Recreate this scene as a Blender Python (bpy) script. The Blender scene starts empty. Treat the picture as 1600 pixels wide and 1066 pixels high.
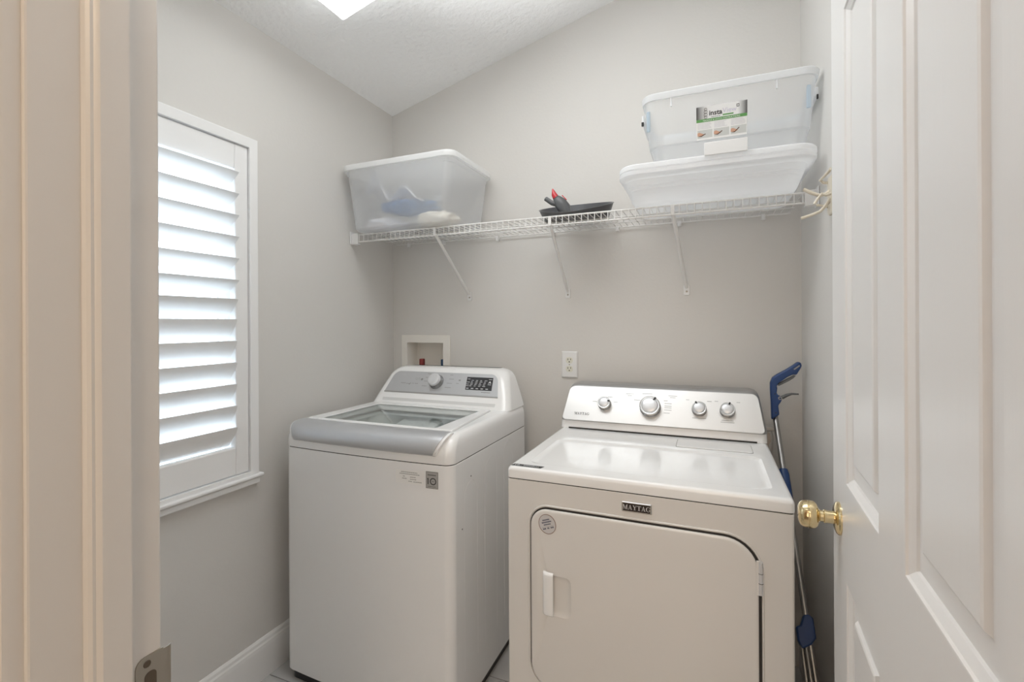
import bpy, bmesh, math, random
from mathutils import Vector, Matrix, noise

C = bpy.context.scene.collection
SC = bpy.context.scene
V = Vector

# ---------------------------------------------------------------- camera, light, exposure
cam_d = bpy.data.cameras.new('camera')
cam = bpy.data.objects.new('camera', cam_d)
C.objects.link(cam)
cam_d.sensor_width = 36.0
cam_d.lens = 36.0 * 744.0 / 1600.0
cam_d.shift_y = -28.0 / 1600.0
cam_d.clip_start = 0.02
yaw = math.atan(308 / 744.0)
cam.matrix_world = (Matrix.Translation((0, 0, 1.32)) @ Matrix.Rotation(yaw, 4, 'Z')
                    @ Matrix.Rotation(math.pi / 2, 4, 'X') @ Matrix.Rotation(-0.005, 4, 'Z'))
SC.camera = cam

world = bpy.data.worlds.new('sky')
SC.world = world
world.use_nodes = True
bg = world.node_tree.nodes['Background']
bg.inputs[0].default_value = (0.76, 0.87, 1.0, 1)      # bright overcast daylight outside the window
bg.inputs[1].default_value = 3.9

def area_light(name, loc, sx, sy, power, col, rot=(0, 0, 0)):
    d = bpy.data.lights.new(name, 'AREA')
    d.shape = 'RECTANGLE'; d.size = sx; d.size_y = sy; d.energy = power; d.color = col
    o = bpy.data.objects.new(name, d); C.objects.link(o)
    o.location = loc; o.rotation_euler = rot
    return o
area_light('hall_lamp_light', (0.10, -0.95, 2.40), 0.6, 0.6, 7, (1.0, 0.78, 0.55))
area_light('hall_fill_light', (-0.10, -1.86, 1.45), 1.7, 1.7, 15, (1.0, 0.955, 0.90), (math.pi/2, 0, math.pi))   # added soft fill behind the camera, flattens the room light
# added spot beside the camera, bounced off the laundry ceiling to even the light
fl_d = bpy.data.lights.new('bounce_fill', 'SPOT'); fl_d.energy = 170; fl_d.shadow_soft_size = .08; fl_d.spot_size = math.radians(43); fl_d.spot_blend = .8
fl_d.color = (.98, .99, 1.0)
fl = bpy.data.objects.new('bounce_fill', fl_d); C.objects.link(fl)
fl.location = (-.08, .0, 1.02)
fl.rotation_euler = (V((-.44, .95, 2.62)) - V(fl.location)).to_track_quat('-Z', 'Y').to_euler()
FIXTURE_STRENGTH = 3.2

SC.cycles.max_bounces = 18
SC.cycles.diffuse_bounces = 14
SC.cycles.transparent_max_bounces = 24
SC.view_settings.view_transform = 'Standard'
SC.view_settings.look = 'None'
SC.view_settings.exposure = 0.74
SC.view_settings.gamma = 1.0
SC.view_settings.use_curve_mapping = False

# ---------------------------------------------------------------- helpers
def link_obj(name, me, parent=None):
    o = bpy.data.objects.new(name, me); C.objects.link(o)
    if parent is not None: o.parent = parent
    return o

def base_of(parent):
    p = parent
    while p is not None and p.parent is not None: p = p.parent
    return V(p.location) if p is not None else V((0, 0, 0))

class MB:
    """collects shapes into one mesh, in world coordinates"""
    def __init__(s): s.v = []; s.f = []
    def add(s, vs, fs, M=None):
        n = len(s.v)
        s.v += [tuple((M @ V(p)) if M is not None else p) for p in vs]
        s.f += [[i + n for i in f] for f in fs]
        return s
    def box(s, x0, x1, y0, y1, z0, z1, M=None):
        vs = [(x0,y0,z0),(x1,y0,z0),(x1,y1,z0),(x0,y1,z0),(x0,y0,z1),(x1,y0,z1),(x1,y1,z1),(x0,y1,z1)]
        return s.add(vs, [[3,2,1,0],[4,5,6,7],[0,1,5,4],[1,2,6,5],[2,3,7,6],[3,0,4,7]], M)
    def loft(s, rings, cap0=True, cap1=True, M=None):
        n = len(rings[0]); vs = [p for r in rings for p in r]; fs = []
        for k in range(len(rings) - 1):
            for i in range(n):
                j = (i + 1) % n
                fs.append([k*n+i, k*n+j, (k+1)*n+j, (k+1)*n+i])
        if cap0: fs.append(list(range(n))[::-1])
        if cap1: fs.append([(len(rings)-1)*n + i for i in range(n)])
        return s.add(vs, fs, M)
    def tube(s, pts, r, n=8, M=None, close=False):
        pts = [V(p) for p in pts]; m = len(pts)
        rs = r if isinstance(r, (list, tuple)) else [r] * m
        rings = []; ref = None
        for k in range(m):
            if close: t = (pts[(k+1) % m] - pts[k-1])
            elif k == 0: t = pts[1] - pts[0]
            elif k == m-1: t = pts[-1] - pts[-2]
            else: t = (pts[k+1] - pts[k]).normalized() + (pts[k] - pts[k-1]).normalized()
            t.normalize()
            if ref is None:
                a = V((0,0,1)) if abs(t.z) < .9 else V((1,0,0))
                ref = a
            u = (ref - t * ref.dot(t))
            if u.length < 1e-5: u = t.orthogonal()
            u.normalize(); w = t.cross(u); ref = u
            rings.append([tuple(pts[k] + (u*math.cos(2*math.pi*(i+.5)/n) + w*math.sin(2*math.pi*(i+.5)/n))*rs[k]) for i in range(n)])
        if close:
            rings.append(rings[0]); return s.loft(rings, False, False, M)
        return s.loft(rings, True, True, M)
    def lathe(s, prof, M=None, n=24):
        """prof: (radius, height) along local w"""
        rings = [[(r*math.cos(2*math.pi*i/n), r*math.sin(2*math.pi*i/n), h) for i in range(n)] for r, h in prof]
        return s.loft(rings, True, True, M)
    def prism(s, poly, w0, w1, M=None):
        return s.loft([[(x, y, w0) for x, y in poly], [(x, y, w1) for x, y in poly]], True, True, M)
    def flat(s, poly, w, M=None):
        return s.add([(x, y, w) for x, y in poly], [list(range(len(poly)))], M)
    def rect(s, x0, x1, y0, y1, w, M=None):
        return s.flat([(x0,y0),(x1,y0),(x1,y1),(x0,y1)], w, M)
    def mesh(s, name, mat, smooth=35, off=V((0,0,0)), doubles=0.0):
        me = bpy.data.meshes.new(name)
        me.from_pydata([tuple(V(p) - off) for p in s.v], [], s.f)
        if doubles > 0:
            b = bmesh.new(); b.from_mesh(me)
            bmesh.ops.remove_doubles(b, verts=b.verts, dist=doubles)
            bmesh.ops.recalc_face_normals(b, faces=b.faces)
            b.to_mesh(me); b.free()
        if smooth:
            for p in me.polygons: p.use_smooth = True
            me.set_sharp_from_angle(angle=math.radians(smooth))
        for m in (mat if isinstance(mat, (list, tuple)) else [mat]): me.materials.append(m)
        return me
    def obj(s, name, mat, parent=None, bevel=0, smooth=35, seg=2, doubles=0.0, label=None, weighted=True):
        off = base_of(parent)
        o = link_obj(name, s.mesh(name, mat, smooth, off, doubles), parent)
        if bevel:
            b = o.modifiers.new('bevel', 'BEVEL'); b.width = bevel; b.segments = seg
            b.limit_method = 'ANGLE'; b.angle_limit = math.radians(40)
        if smooth and weighted:
            wn = o.modifiers.new('normals', 'WEIGHTED_NORMAL'); wn.keep_sharp = True; wn.weight = 80
        if label: o['label'] = label
        return o

def thing(name, label, cat, loc=(0,0,0), group=None):
    o = bpy.data.objects.new(name, None); C.objects.link(o)
    o.location = loc; o.empty_display_size = .05
    o['label'] = label; o['category'] = cat
    if group: o['group'] = group
    return o
def tag(o, label, cat, group=None):
    o['label'] = label; o['category'] = cat
    if group: o['group'] = group
    return o
def struct(o): o['kind'] = 'structure'; return o

def frame(o, u, v):
    u = V(u).normalized(); v = V(v).normalized(); w = u.cross(v).normalized(); v = w.cross(u)
    return Matrix(((u.x,v.x,w.x,o[0]),(u.y,v.y,w.y,o[1]),(u.z,v.z,w.z,o[2]),(0,0,0,1)))

def rr(x0, x1, y0, y1, r, n=5):
    """rounded rectangle, counter-clockwise; r one radius or four (bl, br, tr, tl)"""
    r = r if isinstance(r, (list, tuple)) else [r]*4
    out = []
    for (cx, cy, a, q) in ((x0+r[0], y0+r[0], 180, r[0]), (x1-r[1], y0+r[1], 270, r[1]), (x1-r[2], y1-r[2], 0, r[2]), (x0+r[3], y1-r[3], 90, r[3])):
        for k in range(n+1):
            t = math.radians(a + 90*k/n)
            out.append((cx + q*math.cos(t), cy + q*math.sin(t)))
    return out
def ring(poly, z): return [(x, y, z) for x, y in poly]

def cut(o, cutter_mb):
    """subtract a shape from an object's mesh"""
    me = cutter_mb.mesh('cutter', o.data.materials[0], 0, base_of(o.parent) if o.parent else V((0,0,0)))
    c = link_obj('cutter', me, o.parent)
    m = o.modifiers.new('cut', 'BOOLEAN'); m.object = c; m.operation = 'DIFFERENCE'; m.solver = 'EXACT'
    dg = bpy.context.evaluated_depsgraph_get()
    dg.update()
    new = bpy.data.meshes.new_from_object(o.evaluated_get(dg))
    o.modifiers.clear(); o.data = new
    bpy.data.objects.remove(c)
    for p in new.polygons: p.use_smooth = True
    new.set_sharp_from_angle(angle=math.radians(35))

def text_mb(body, size, M, mb=None, align='LEFT', w=0.0, bold=0.0, shear=0.0, xs=1.0):
    d = bpy.data.curves.new('t', 'FONT'); d.body = body; d.size = size; d.align_x = align
    d.offset = bold; d.shear = shear; d.resolution_u = 3
    o = bpy.data.objects.new('t', d); C.objects.link(o)
    dg = bpy.context.evaluated_depsgraph_get(); dg.update()
    me = bpy.data.meshes.new_from_object(o.evaluated_get(dg))
    mb = mb or MB()
    mb.add([(p.co.x*xs, p.co.y, w) for p in me.vertices], [list(p.vertices) for p in me.polygons], M)
    bpy.data.objects.remove(o); bpy.data.curves.remove(d); bpy.data.meshes.remove(me)
    return mb

# ---------------------------------------------------------------- materials
def mat(name, col, rough=.5, metal=0, coat=0, spec=.5, bump=None, trans=0, vary=0):
    m = bpy.data.materials.new(name); m.use_nodes = True
    nt = m.node_tree; p = nt.nodes['Principled BSDF']
    p.inputs['Base Color'].default_value = (*col, 1)
    p.inputs['Roughness'].default_value = rough
    p.inputs['Metallic'].default_value = metal
    p.inputs['Coat Weight'].default_value = coat
    p.inputs['Coat Roughness'].default_value = .05
    p.inputs['Specular IOR Level'].default_value = spec
    if trans: p.inputs['Transmission Weight'].default_value = trans
    if bump or vary:
        tc = nt.nodes.new('ShaderNodeTexCoord')
    if bump:
        scale, strength, dist, stretch = bump
        mp = nt.nodes.new('ShaderNodeMapping'); mp.inputs['Scale'].default_value = stretch
        nz = nt.nodes.new('ShaderNodeTexNoise'); nz.inputs['Scale'].default_value = scale; nz.inputs['Detail'].default_value = 4
        b = nt.nodes.new('ShaderNodeBump'); b.inputs['Strength'].default_value = strength; b.inputs['Distance'].default_value = dist
        nt.links.new(tc.outputs['Object'], mp.inputs[0]); nt.links.new(mp.outputs[0], nz.inputs['Vector'])
        nt.links.new(nz.outputs['Fac'], b.inputs['Height']); nt.links.new(b.outputs[0], p.inputs['Normal'])
    if vary:
        n2 = nt.nodes.new('ShaderNodeTexNoise'); n2.inputs['Scale'].default_value = 3; n2.inputs['Detail'].default_value = 3
        rp = nt.nodes.new('ShaderNodeValToRGB')
        rp.color_ramp.elements[0].position = .3; rp.color_ramp.elements[1].position = .7
        rp.color_ramp.elements[0].color = (*[c*(1-vary) for c in col], 1)
        rp.color_ramp.elements[1].color = (*[min(1, c*(1+vary*.5)) for c in col], 1)
        nt.links.new(tc.outputs['Object'], n2.inputs['Vector']); nt.links.new(n2.outputs['Fac'], rp.inputs[0])
        nt.links.new(rp.outputs[0], p.inputs['Base Color'])
    return m

def frosted(name, col, clear, rough=.3, gloss=.08, through=.35):
    """translucent plastic: part clear, part milky, with a soft sheen"""
    m = bpy.data.materials.new(name); m.use_nodes = True
    nt = m.node_tree; N = nt.nodes; L = nt.links
    out = N['Material Output']; N.remove(N['Principled BSDF'])
    tr = N.new('ShaderNodeBsdfTransparent'); tr.inputs[0].default_value = (.96, .97, .98, 1)
    df = N.new('ShaderNodeBsdfDiffuse'); df.inputs[0].default_value = (*col, 1)
    tl = N.new('ShaderNodeBsdfTranslucent'); tl.inputs[0].default_value = (*col, 1)
    gl = N.new('ShaderNodeBsdfGlossy'); gl.inputs['Roughness'].default_value = rough
    a = N.new('ShaderNodeMixShader'); a.inputs[0].default_value = through
    b = N.new('ShaderNodeMixShader'); b.inputs[0].default_value = clear
    c = N.new('ShaderNodeMixShader')
    fr = N.new('ShaderNodeLayerWeight'); fr.inputs[0].default_value = .5
    pw = N.new('ShaderNodeMath'); pw.operation = 'POWER'; pw.inputs[1].default_value = 5
    mu = N.new('ShaderNodeMath'); mu.operation = 'MULTIPLY_ADD'; mu.inputs[1].default_value = .45; mu.inputs[2].default_value = gloss*.5
    L.new(df.outputs[0], a.inputs[1]); L.new(tl.outputs[0], a.inputs[2])
    L.new(a.outputs[0], b.inputs[1]); L.new(tr.outputs[0], b.inputs[2])
    L.new(fr.outputs['Facing'], pw.inputs[0]); L.new(pw.outputs[0], mu.inputs[0]); L.new(mu.outputs[0], c.inputs[0])
    L.new(b.outputs[0], c.inputs[1]); L.new(gl.outputs[0], c.inputs[2])
    L.new(c.outputs[0], out.inputs[0])
    return m

def glass(name, tint=(.95, .97, .97), boost=1.0):
    m = bpy.data.materials.new(name); m.use_nodes = True
    nt = m.node_tree; N = nt.nodes; L = nt.links
    out = N['Material Output']; N.remove(N['Principled BSDF'])
    tr = N.new('ShaderNodeBsdfTransparent'); tr.inputs[0].default_value = (*tint, 1)
    gl = N.new('ShaderNodeBsdfGlossy'); gl.inputs['Roughness'].default_value = .02
    # Schlick reflectance, the same on both faces of the sheet
    fr = N.new('ShaderNodeLayerWeight'); fr.inputs[0].default_value = .5
    pw = N.new('ShaderNodeMath'); pw.operation = 'POWER'; pw.inputs[1].default_value = 5
    mu = N.new('ShaderNodeMath'); mu.operation = 'MULTIPLY_ADD'; mu.inputs[1].default_value = .96*boost; mu.inputs[2].default_value = .04*boost; mu.use_clamp = True
    mx = N.new('ShaderNodeMixShader')
    L.new(fr.outputs['Facing'], pw.inputs[0]); L.new(pw.outputs[0], mu.inputs[0]); L.new(mu.outputs[0], mx.inputs[0])
    L.new(tr.outputs[0], mx.inputs[1]); L.new(gl.outputs[0], mx.inputs[2]); L.new(mx.outputs[0], out.inputs[0])
    return m

def brushed(name, col, rough, axis=(1, 60, 60)):
    m = mat(name, col, rough, 1.0, bump=(30, .06, .0005, axis))
    return m

ONE = (1, 1, 1)
M_wall = mat('greige_wall_paint', (.685, .668, .643), .55, bump=(90, .25, .002, ONE))
M_hallwall = mat('hall_wall_paint', (.60, .53, .46), .6)
M_ceil = mat('textured_ceiling_paint', (.92, .925, .93), .7, bump=(42, .9, .008, ONE))
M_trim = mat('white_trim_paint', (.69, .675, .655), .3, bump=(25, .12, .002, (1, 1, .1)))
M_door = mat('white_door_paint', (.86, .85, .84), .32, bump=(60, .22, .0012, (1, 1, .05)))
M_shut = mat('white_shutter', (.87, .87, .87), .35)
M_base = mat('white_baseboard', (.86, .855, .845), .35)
M_grout = mat('grout', (.30, .295, .285), .9)
M_tile = mat('grey_floor_tile', (.55, .545, .54), .25, vary=.2)
M_marble = mat('white_marble_sill', (.78, .78, .78), .3, vary=.18)
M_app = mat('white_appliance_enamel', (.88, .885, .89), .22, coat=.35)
M_appd = mat('shade_tinted_enamel', (.74, .725, .705), .24, coat=.25)  # white enamel darkened and warmed to paint in the dryer front's shade
M_plas = mat('white_plastic', (.80, .80, .80), .35)
M_wire = mat('white_vinyl_wire', (.80, .79, .775), .35)
M_black = mat('black_plastic', (.018, .018, .02), .35)
M_gap = mat('dark_gap', (.035, .032, .03), .8)
M_silver = brushed('silver_plastic', (.57, .58, .60), .42)
M_silver.node_tree.nodes['Principled BSDF'].inputs['Metallic'].default_value = .6
M_steel = brushed('brushed_steel', (.74, .73, .72), .38)
M_edge = mat('grey_console_edge', (.42, .42, .42), .35, .6)
M_chrome = mat('chrome', (.75, .75, .75), .15, 1)
M_knob = mat('satin_knob_cap', (.72, .73, .75), .35, .5)
M_ring = mat('grey_knob_ring', (.33, .33, .33), .25, .7)
M_brass = mat('polished_brass', (.78, .64, .38), .12, 1)
M_nickel = mat('tarnished_nickel', (.42, .39, .34), .38, 1, vary=.15)
M_dkmetal = mat('dark_hollow', (.09, .07, .05), .6)
M_bin = frosted('frosted_bin_plastic', (.98, .985, .99), .66, through=.28)
M_binclear = frosted('clear_bin_plastic', (.90, .92, .94), .60)
M_binlow = frosted('milky_bin_plastic', (.98, .985, .995), .12, through=.5)
M_binrim = frosted('bin_rim_plastic', (.92, .93, .94), .15)
M_latch = frosted('blue_latch_plastic', (.62, .74, .84), .5)
M_lid = frosted('white_lid_plastic', (.97, .97, .965), .25)
M_glass = glass('window_glass')
M_lidglass = glass('lid_glass', (.955, .975, .97), .9)
M_cream = mat('cream_cloth', (.80, .75, .66), .9)
M_blue = mat('blue_cloth', (.10, .22, .45), .9)
M_bag = mat('white_cloth', (.82, .82, .86), .7)
M_hook = mat('cream_plastic', (.74, .68, .57), .35)
M_bluep = mat('blue_plastic', (.022, .060, .185), .35)
M_alu = mat('aluminium_tube', (.42, .41, .40), .35, 1)
M_dgrey = mat('dark_grey_plastic', (.075, .077, .084), .28)
M_mgrey = mat('mid_grey_plastic', (.12, .125, .13), .4)
M_red = mat('red_plastic', (.55, .03, .04), .25)
M_valver = mat('red_valve', (.25, .03, .03), .4)
M_valveb = mat('blue_valve', (.02, .06, .14), .4)
M_box = mat('ivory_plastic', (.82, .795, .75), .45)
M_outl = mat('ivory_receptacle', (.74, .73, .64), .4)
M_print = mat('dark_print', (.05, .05, .05), .6)
M_printg = mat('grey_print', (.30, .30, .30), .6)
M_printw = mat('white_print', (.62, .63, .65), .6)
M_display = mat('black_display', (.035, .037, .042), .25)
M_label = mat('white_label', (.84, .84, .83), .5)
M_silverlabel = mat('silver_label', (.40, .39, .38), .45)
M_green = mat('green_print', (.12, .33, .10), .5)
M_skin = mat('skin_print', (.62, .36, .25), .6)
M_brown = mat('brown_print', (.10, .05, .03), .6)
M_lilac = mat('pale_lilac_print', (.60, .57, .70), .6)
M_stick = mat('round_sticker', (.60, .59, .60), .5)
M_stickrim = mat('sticker_rim', (.24, .15, .12), .5)
M_foil = mat('foil_duct', (.60, .58, .55), .35, .6)
M_tan = mat('tan_card', (.55, .47, .40), .7)
M_tub = mat('tub_plastic', (.86, .88, .88), .4)
M_drum = mat('steel_drum', (.74, .77, .77), .4, .3)
M_paper = mat('white_paper', (.82, .83, .83), .6)
M_outside = mat('pale_patio', (.62, .63, .62), .8)
def emis(name, col, s):
    m = bpy.data.materials.new(name); m.use_nodes = True
    p = m.node_tree.nodes['Principled BSDF']
    p.inputs['Base Color'].default_value = (.9, .9, .9, 1)
    p.inputs['Emission Color'].default_value = (*col, 1); p.inputs['Emission Strength'].default_value = s
    return m
M_diff = emis('lit_diffuser', (.97, 1.0, .995), FIXTURE_STRENGTH)
M_rim = frosted('acrylic_rim', (.9, .91, .91), .1)
def header_print():
    m = bpy.data.materials.new('label_header_print'); m.use_nodes = True
    nt = m.node_tree; p = nt.nodes['Principled BSDF']; p.inputs['Roughness'].default_value = .5
    tc = nt.nodes.new('ShaderNodeTexCoord'); sx = nt.nodes.new('ShaderNodeSeparateXYZ'); rp = nt.nodes.new('ShaderNodeValToRGB')
    e = rp.color_ramp.elements
    e[0].position = 0; e[0].color = (.04, .04, .04, 1); e[1].position = .22; e[1].color = (.78, .78, .78, 1)
    a = e.new(.82); a.color = (.82, .82, .82, 1); b = e.new(1.0); b.color = (.04, .04, .04, 1)
    nt.links.new(tc.outputs['Generated'], sx.inputs[0]); nt.links.new(sx.outputs[0], rp.inputs[0]); nt.links.new(rp.outputs[0], p.inputs['Base Color'])
    return m
M_header = header_print()

# ---------------------------------------------------------------- the setting
XL, XR, YB, YF, YH = -1.55, .326, 2.097, .366, .244     # left, right, back wall; room and hall faces of the front wall
def ceil_z(x): return 2.422 + .262*(x - XL)

WY0, WY1, WZ0, WZ1 = .585, 1.235, .775, 1.975            # window opening
w = MB()
w.box(XL-.12, XL, .244, WY0, 0, 2.75); w.box(XL-.12, XL, WY1, YB+.12, 0, 2.75)
w.box(XL-.12, XL, WY0, WY1, 0, WZ0); w.box(XL-.12, XL, WY0, WY1, WZ1, 2.75)
struct(w.obj('wall_left', M_wall, smooth=0))
VX0, VX1, VZ0, VZ1 = -1.462, -1.239, 1.015, 1.225        # niche for the supply box
w = MB()
w.box(XL, VX0, YB, YB+.12, 0, 3.2); w.box(VX1, XR+.12, YB, YB+.12, 0, 3.2)
w.box(VX0, VX1, YB, YB+.12, 0, VZ0); w.box(VX0, VX1, YB, YB+.12, VZ1, 3.2)
struct(w.obj('wall_back', M_wall, smooth=0))
struct(MB().box(XR, XR+.12, .244, YB, 0, 3.2).obj('wall_right', M_wall, smooth=0))
JL, JR, JT = -.608, .205, 2.075
w = MB()
w.box(XL, JL-.02, YH, YF, 0, 3.1); w.box(JR+.02, XR, YH, YF, 0, 3.1); w.box(JL-.02, JR+.02, YH, YF, JT+.02, 3.1)
struct(w.obj('wall_front', M_wall, smooth=0))
x0, x1 = XL-.12, XR+.12
w = MB().loft([[(x0, .244, ceil_z(x0)), (x1, .244, ceil_z(x1)), (x1, .244, ceil_z(x1)+.1), (x0, .244, ceil_z(x0)+.1)],
               [(x0, YB+.12, ceil_z(x0)), (x1, YB+.12, ceil_z(x1)), (x1, YB+.12, ceil_z(x1)+.1), (x0, YB+.12, ceil_z(x0)+.1)]])
struct(w.obj('ceiling', M_ceil, smooth=0))
floor = struct(MB().box(-2.0, 1.5, -2.0, YB+.12, -.06, -.004).obj('floor', M_grout, smooth=0))
# floor tiles: one shared mesh
tw, tl, gp = .305, .61, .004
tm = MB().box(gp/2, tl-gp/2, gp/2, tw-gp/2, -.004, 0).mesh('tile', M_tile, 0)
ty = 1.306 - 5*tw
row = 0
while ty < YB:
    tx = XL - (.305 if row % 2 else 0.0)
    while tx < XR + .02:
        if ty + tw > -.5:
            t = link_obj('tile', tm, floor); t.location = (tx, ty, 0)
            b = None
        tx += tl
    ty += tw; row += 1
# hallway behind the camera
struct(MB().box(-2.0, -1.9, -1.9, YH, 0, 2.5).obj('wall_hall_left', M_hallwall, smooth=0))
struct(MB().box(1.3, 1.4, -1.9, YH, 0, 2.5).obj('wall_hall_right', M_hallwall, smooth=0))
struct(MB().box(-2.0, 1.4, -2.0, -1.9, 0, 2.5).obj('wall_hall_rear', M_hallwall, smooth=0))
struct(MB().box(-2.0, 1.4, -2.0, YH, 2.45, 2.55).obj('ceiling_hall', M_ceil, smooth=0))
w = MB(); w.box(-2.0, XL, YH-.001, YH+.08, 0, 2.6); w.box(XR, 1.4, YH-.001, YH+.08, 0, 2.6)
struct(w.obj('wall_hall_front', M_hallwall, smooth=0))
struct(MB().box(-14, XL-.13, -9, 12, -.25, -.15).obj('ground', M_outside, smooth=0))

def baseboard(name, x_wall, sgn, y0, y1):
    prof = [(0, 0), (.014, 0), (.014, .112), (.0115, .120), (.0115, .126), (.008, .132), (.007, .142), (.003, .15), (0, .15)]
    r = [[(x_wall + sgn*a, y, z) for a, z in prof] for y in (y0, y1)]
    return struct(MB().loft(r).obj(name, M_base, smooth=20, doubles=1e-6))
baseboard('baseboard_left', XL, 1, YF, YB)
baseboard('baseboard_right', XR, -1, 1.0, YB)

# door frame (left jamb with its stop and casing, the head, the right jamb)
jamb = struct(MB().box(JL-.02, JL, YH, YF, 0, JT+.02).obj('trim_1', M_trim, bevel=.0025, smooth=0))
prof = [(0, .3286), (.011, .3286), (.011, .301), (.0095, .2985), (.0075, .2965), (.0075, .2935), (.005, .2905), (.0015, .2885), (0, .2885)]
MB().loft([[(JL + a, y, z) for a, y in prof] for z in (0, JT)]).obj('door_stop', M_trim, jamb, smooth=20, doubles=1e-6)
prof = [(-.062, YH), (-.062, YH-.008), (-.052, YH-.011), (-.04, YH-.012), (-.032, YH-.016), (-.022, YH-.017), (-.017, YH-.0135), (-.013, YH-.0135),
        (-.009, YH-.017), (-.006, YH-.0155), (-.005, YH-.011), (-.005, YH)]
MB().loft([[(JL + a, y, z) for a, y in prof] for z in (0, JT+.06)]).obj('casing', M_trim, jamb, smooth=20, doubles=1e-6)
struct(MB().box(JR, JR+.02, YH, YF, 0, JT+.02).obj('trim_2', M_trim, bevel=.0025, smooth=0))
struct(MB().box(JL, JR, YH, YF, JT, JT+.02).obj('trim_3', M_trim, smooth=0))
# strike plate on the left jamb
FP = frame((JL, .338, .905), (0, 1, 0), (0, 0, 1))
sp = MB()
poly = rr(-.001, .029, -.029, .029, [.010, .001, .001, .010], 4)
sp.prism(poly, 0, .0016, FP)
lip = [(.029, 0.0016), (.035, .0016), (.0375, .0008), (.0390, -.0008), (.0380, -.0014), (.0365, -.0002), (.029, 0)]
sp.loft([[(a, z, b) for a, b in lip] for z in (.027, -.027)], M=FP)
sp = sp.obj('strike_plate', M_nickel, jamb, smooth=30, label='tarnished nickel strike plate with a rounded edge')
MB().prism(rr(.008, .021, -.016, .010, .006, 6), .0017, .0021, FP).obj('latch_hole', M_dkmetal, sp)
MB().lathe([(.0042, .0017), (.0038, .0024), (.001, .0022)], FP @ Matrix.Translation((.011, .020, 0)), 14).obj('screw', M_dkmetal, sp)
MB().lathe([(.0042, .0017), (.0038, .0024), (.001, .0022)], FP @ Matrix.Translation((.011, -.022, 0)), 14).obj('screw', M_nickel, sp)

# the open door
DF = frame((.2471, 1.2179, 0), (-.0559, -.9984, 0), (0, 0, 1))
DW, DT, DZ0, DZ1 = .845, .035, .012, 2.045
cols = [(.134, .377), (.497, .745)]; rows = [(.24, .823), (1.008, 1.918)]
ub = [0, .134, .377,   .497, .745, DW]; vb = [DZ0, .24, .823, 1.008, 1.918, DZ1]
d = MB()
for i in range(5):
    for j in range(5):
        if i in (1, 3) and j in (1, 3): continue
        d.rect(ub[i], ub[i+1], vb[j], vb[j+1], 0, DF)
def rc(u0, u1, v0, v1, k, wv): return [(u0+k, v0+k, wv), (u1-k, v0+k, wv), (u1-k, v1-k, wv), (u0+k, v1-k, wv)]
for (u0, u1) in cols:
    for (v0, v1) in rows:
        d.loft([rc(u0, u1, v0, v1, k, wv) for k, wv in ((0, 0), (.002, -.0008), (.0035, -.0035), (.008, -.0055), (.013, -.0085), (.015, -.0115), (.021, -.0120))], False, True, DF)
d.add([(0,DZ0,0),(DW,DZ0,0),(DW,DZ1,0),(0,DZ1,0),(0,DZ0,-DT),(DW,DZ0,-DT),(DW,DZ1,-DT),(0,DZ1,-DT)],
      [[4,7,6,5],[0,4,5,1],[1,5,6,2],[2,6,7,3],[3,7,4,0]], DF)
door = struct(d.obj('door_1', M_door, smooth=25, doubles=1e-5))
for (u0, u1) in cols:
    for (v0, v1) in rows:
        MB().loft([rc(u0, u1, v0, v1, k, wv) for k, wv in ((.0205, -.0119), (.0440, -.0108), (.0465, -.0100), (.0500, -.0050), (.0530, -.0036), (.056, -.0034))], False, True, DF).obj('panel', M_door, door, smooth=20)
KF = DF @ Matrix.Translation((.071, .920, 0))
kn = MB()
kn.lathe([(.0325, .0), (.0325, .003), (.030, .0065), (.024, .009), (.017, .0105)], KF, 32)
kn = kn.obj('knob_rosette', M_brass, door, label='round polished brass rosette of the door')
MB().lathe([(.0125, .0), (.0125, .0235), (.0135, .0245), (.0135, .027), (.0115, .0285), (.0115, .034), (.0165, .037), (.0235, .040), (.0270, .0445),
            (.0280, .051), (.0278, .055), (.0270, .0555), (.0270, .0563), (.0275, .057), (.0262, .064), (.0225, .0695), (.016, .0725), (.008, .0735)], KF, 36).obj('door_knob', M_brass, kn, smooth=50, label='polished brass tulip door knob')

# window with plantation shutter on the left wall
FY0, FY1, FZ0, FZ1 = .555, 1.256, .778, 1.992
win = struct(MB().loft([[(XL-.001, y, z) for y, z in p] if k == 0 else [(XL+.022, y, z) for y, z in p] for k, p in
    enumerate([[(FY0,FZ0),(FY1,FZ0),(FY1,FZ1),(FY0,FZ1)]]*2)][:0] or
    [[(x, y, z) for y, z in q] for x, q in (
        (XL+.0005, [(FY0,FZ0),(FY1,FZ0),(FY1,FZ1),(FY0,FZ1)]), (XL+.026, [(FY0,FZ0),(FY1,FZ0),(FY1,FZ1),(FY0,FZ1)]),
        (XL+.026, [(FY0+.033,FZ0+.012),(FY1-.033,FZ0+.012),(FY1-.033,FZ1-.036),(FY0+.033,FZ1-.036)]),
        (XL-.03, [(FY0+.033,FZ0+.012),(FY1-.033,FZ0+.012),(FY1-.033,FZ1-.036),(FY0+.033,FZ1-.036)]))], False, False).obj('window_1', M_shut, smooth=0, bevel=.002))
PX0, PX1 = XL-.012, XL+.018
py0, py1, pz0, pz1 = FY0+.0355, FY1-.0355, FZ0+.0145, FZ1-.0385
MB().box(PX0, PX1, py1-.050, py1, pz0, pz1).obj('stile', M_shut, win, bevel=.003)
MB().box(PX0, PX1, py0, py0+.050, pz0, pz1).obj('stile', M_shut, win, bevel=.003)
LZ1, LZ0 = 1.866, .889
MB().box(PX0, PX1, py0+.0505, py1-.0505, LZ1, pz1).obj('top_rail', M_shut, win, bevel=.004)
MB().box(PX0, PX1, py0+.0505, py1-.0505, pz0, LZ0).obj('bottom_rail', M_shut, win, bevel=.004)
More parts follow.
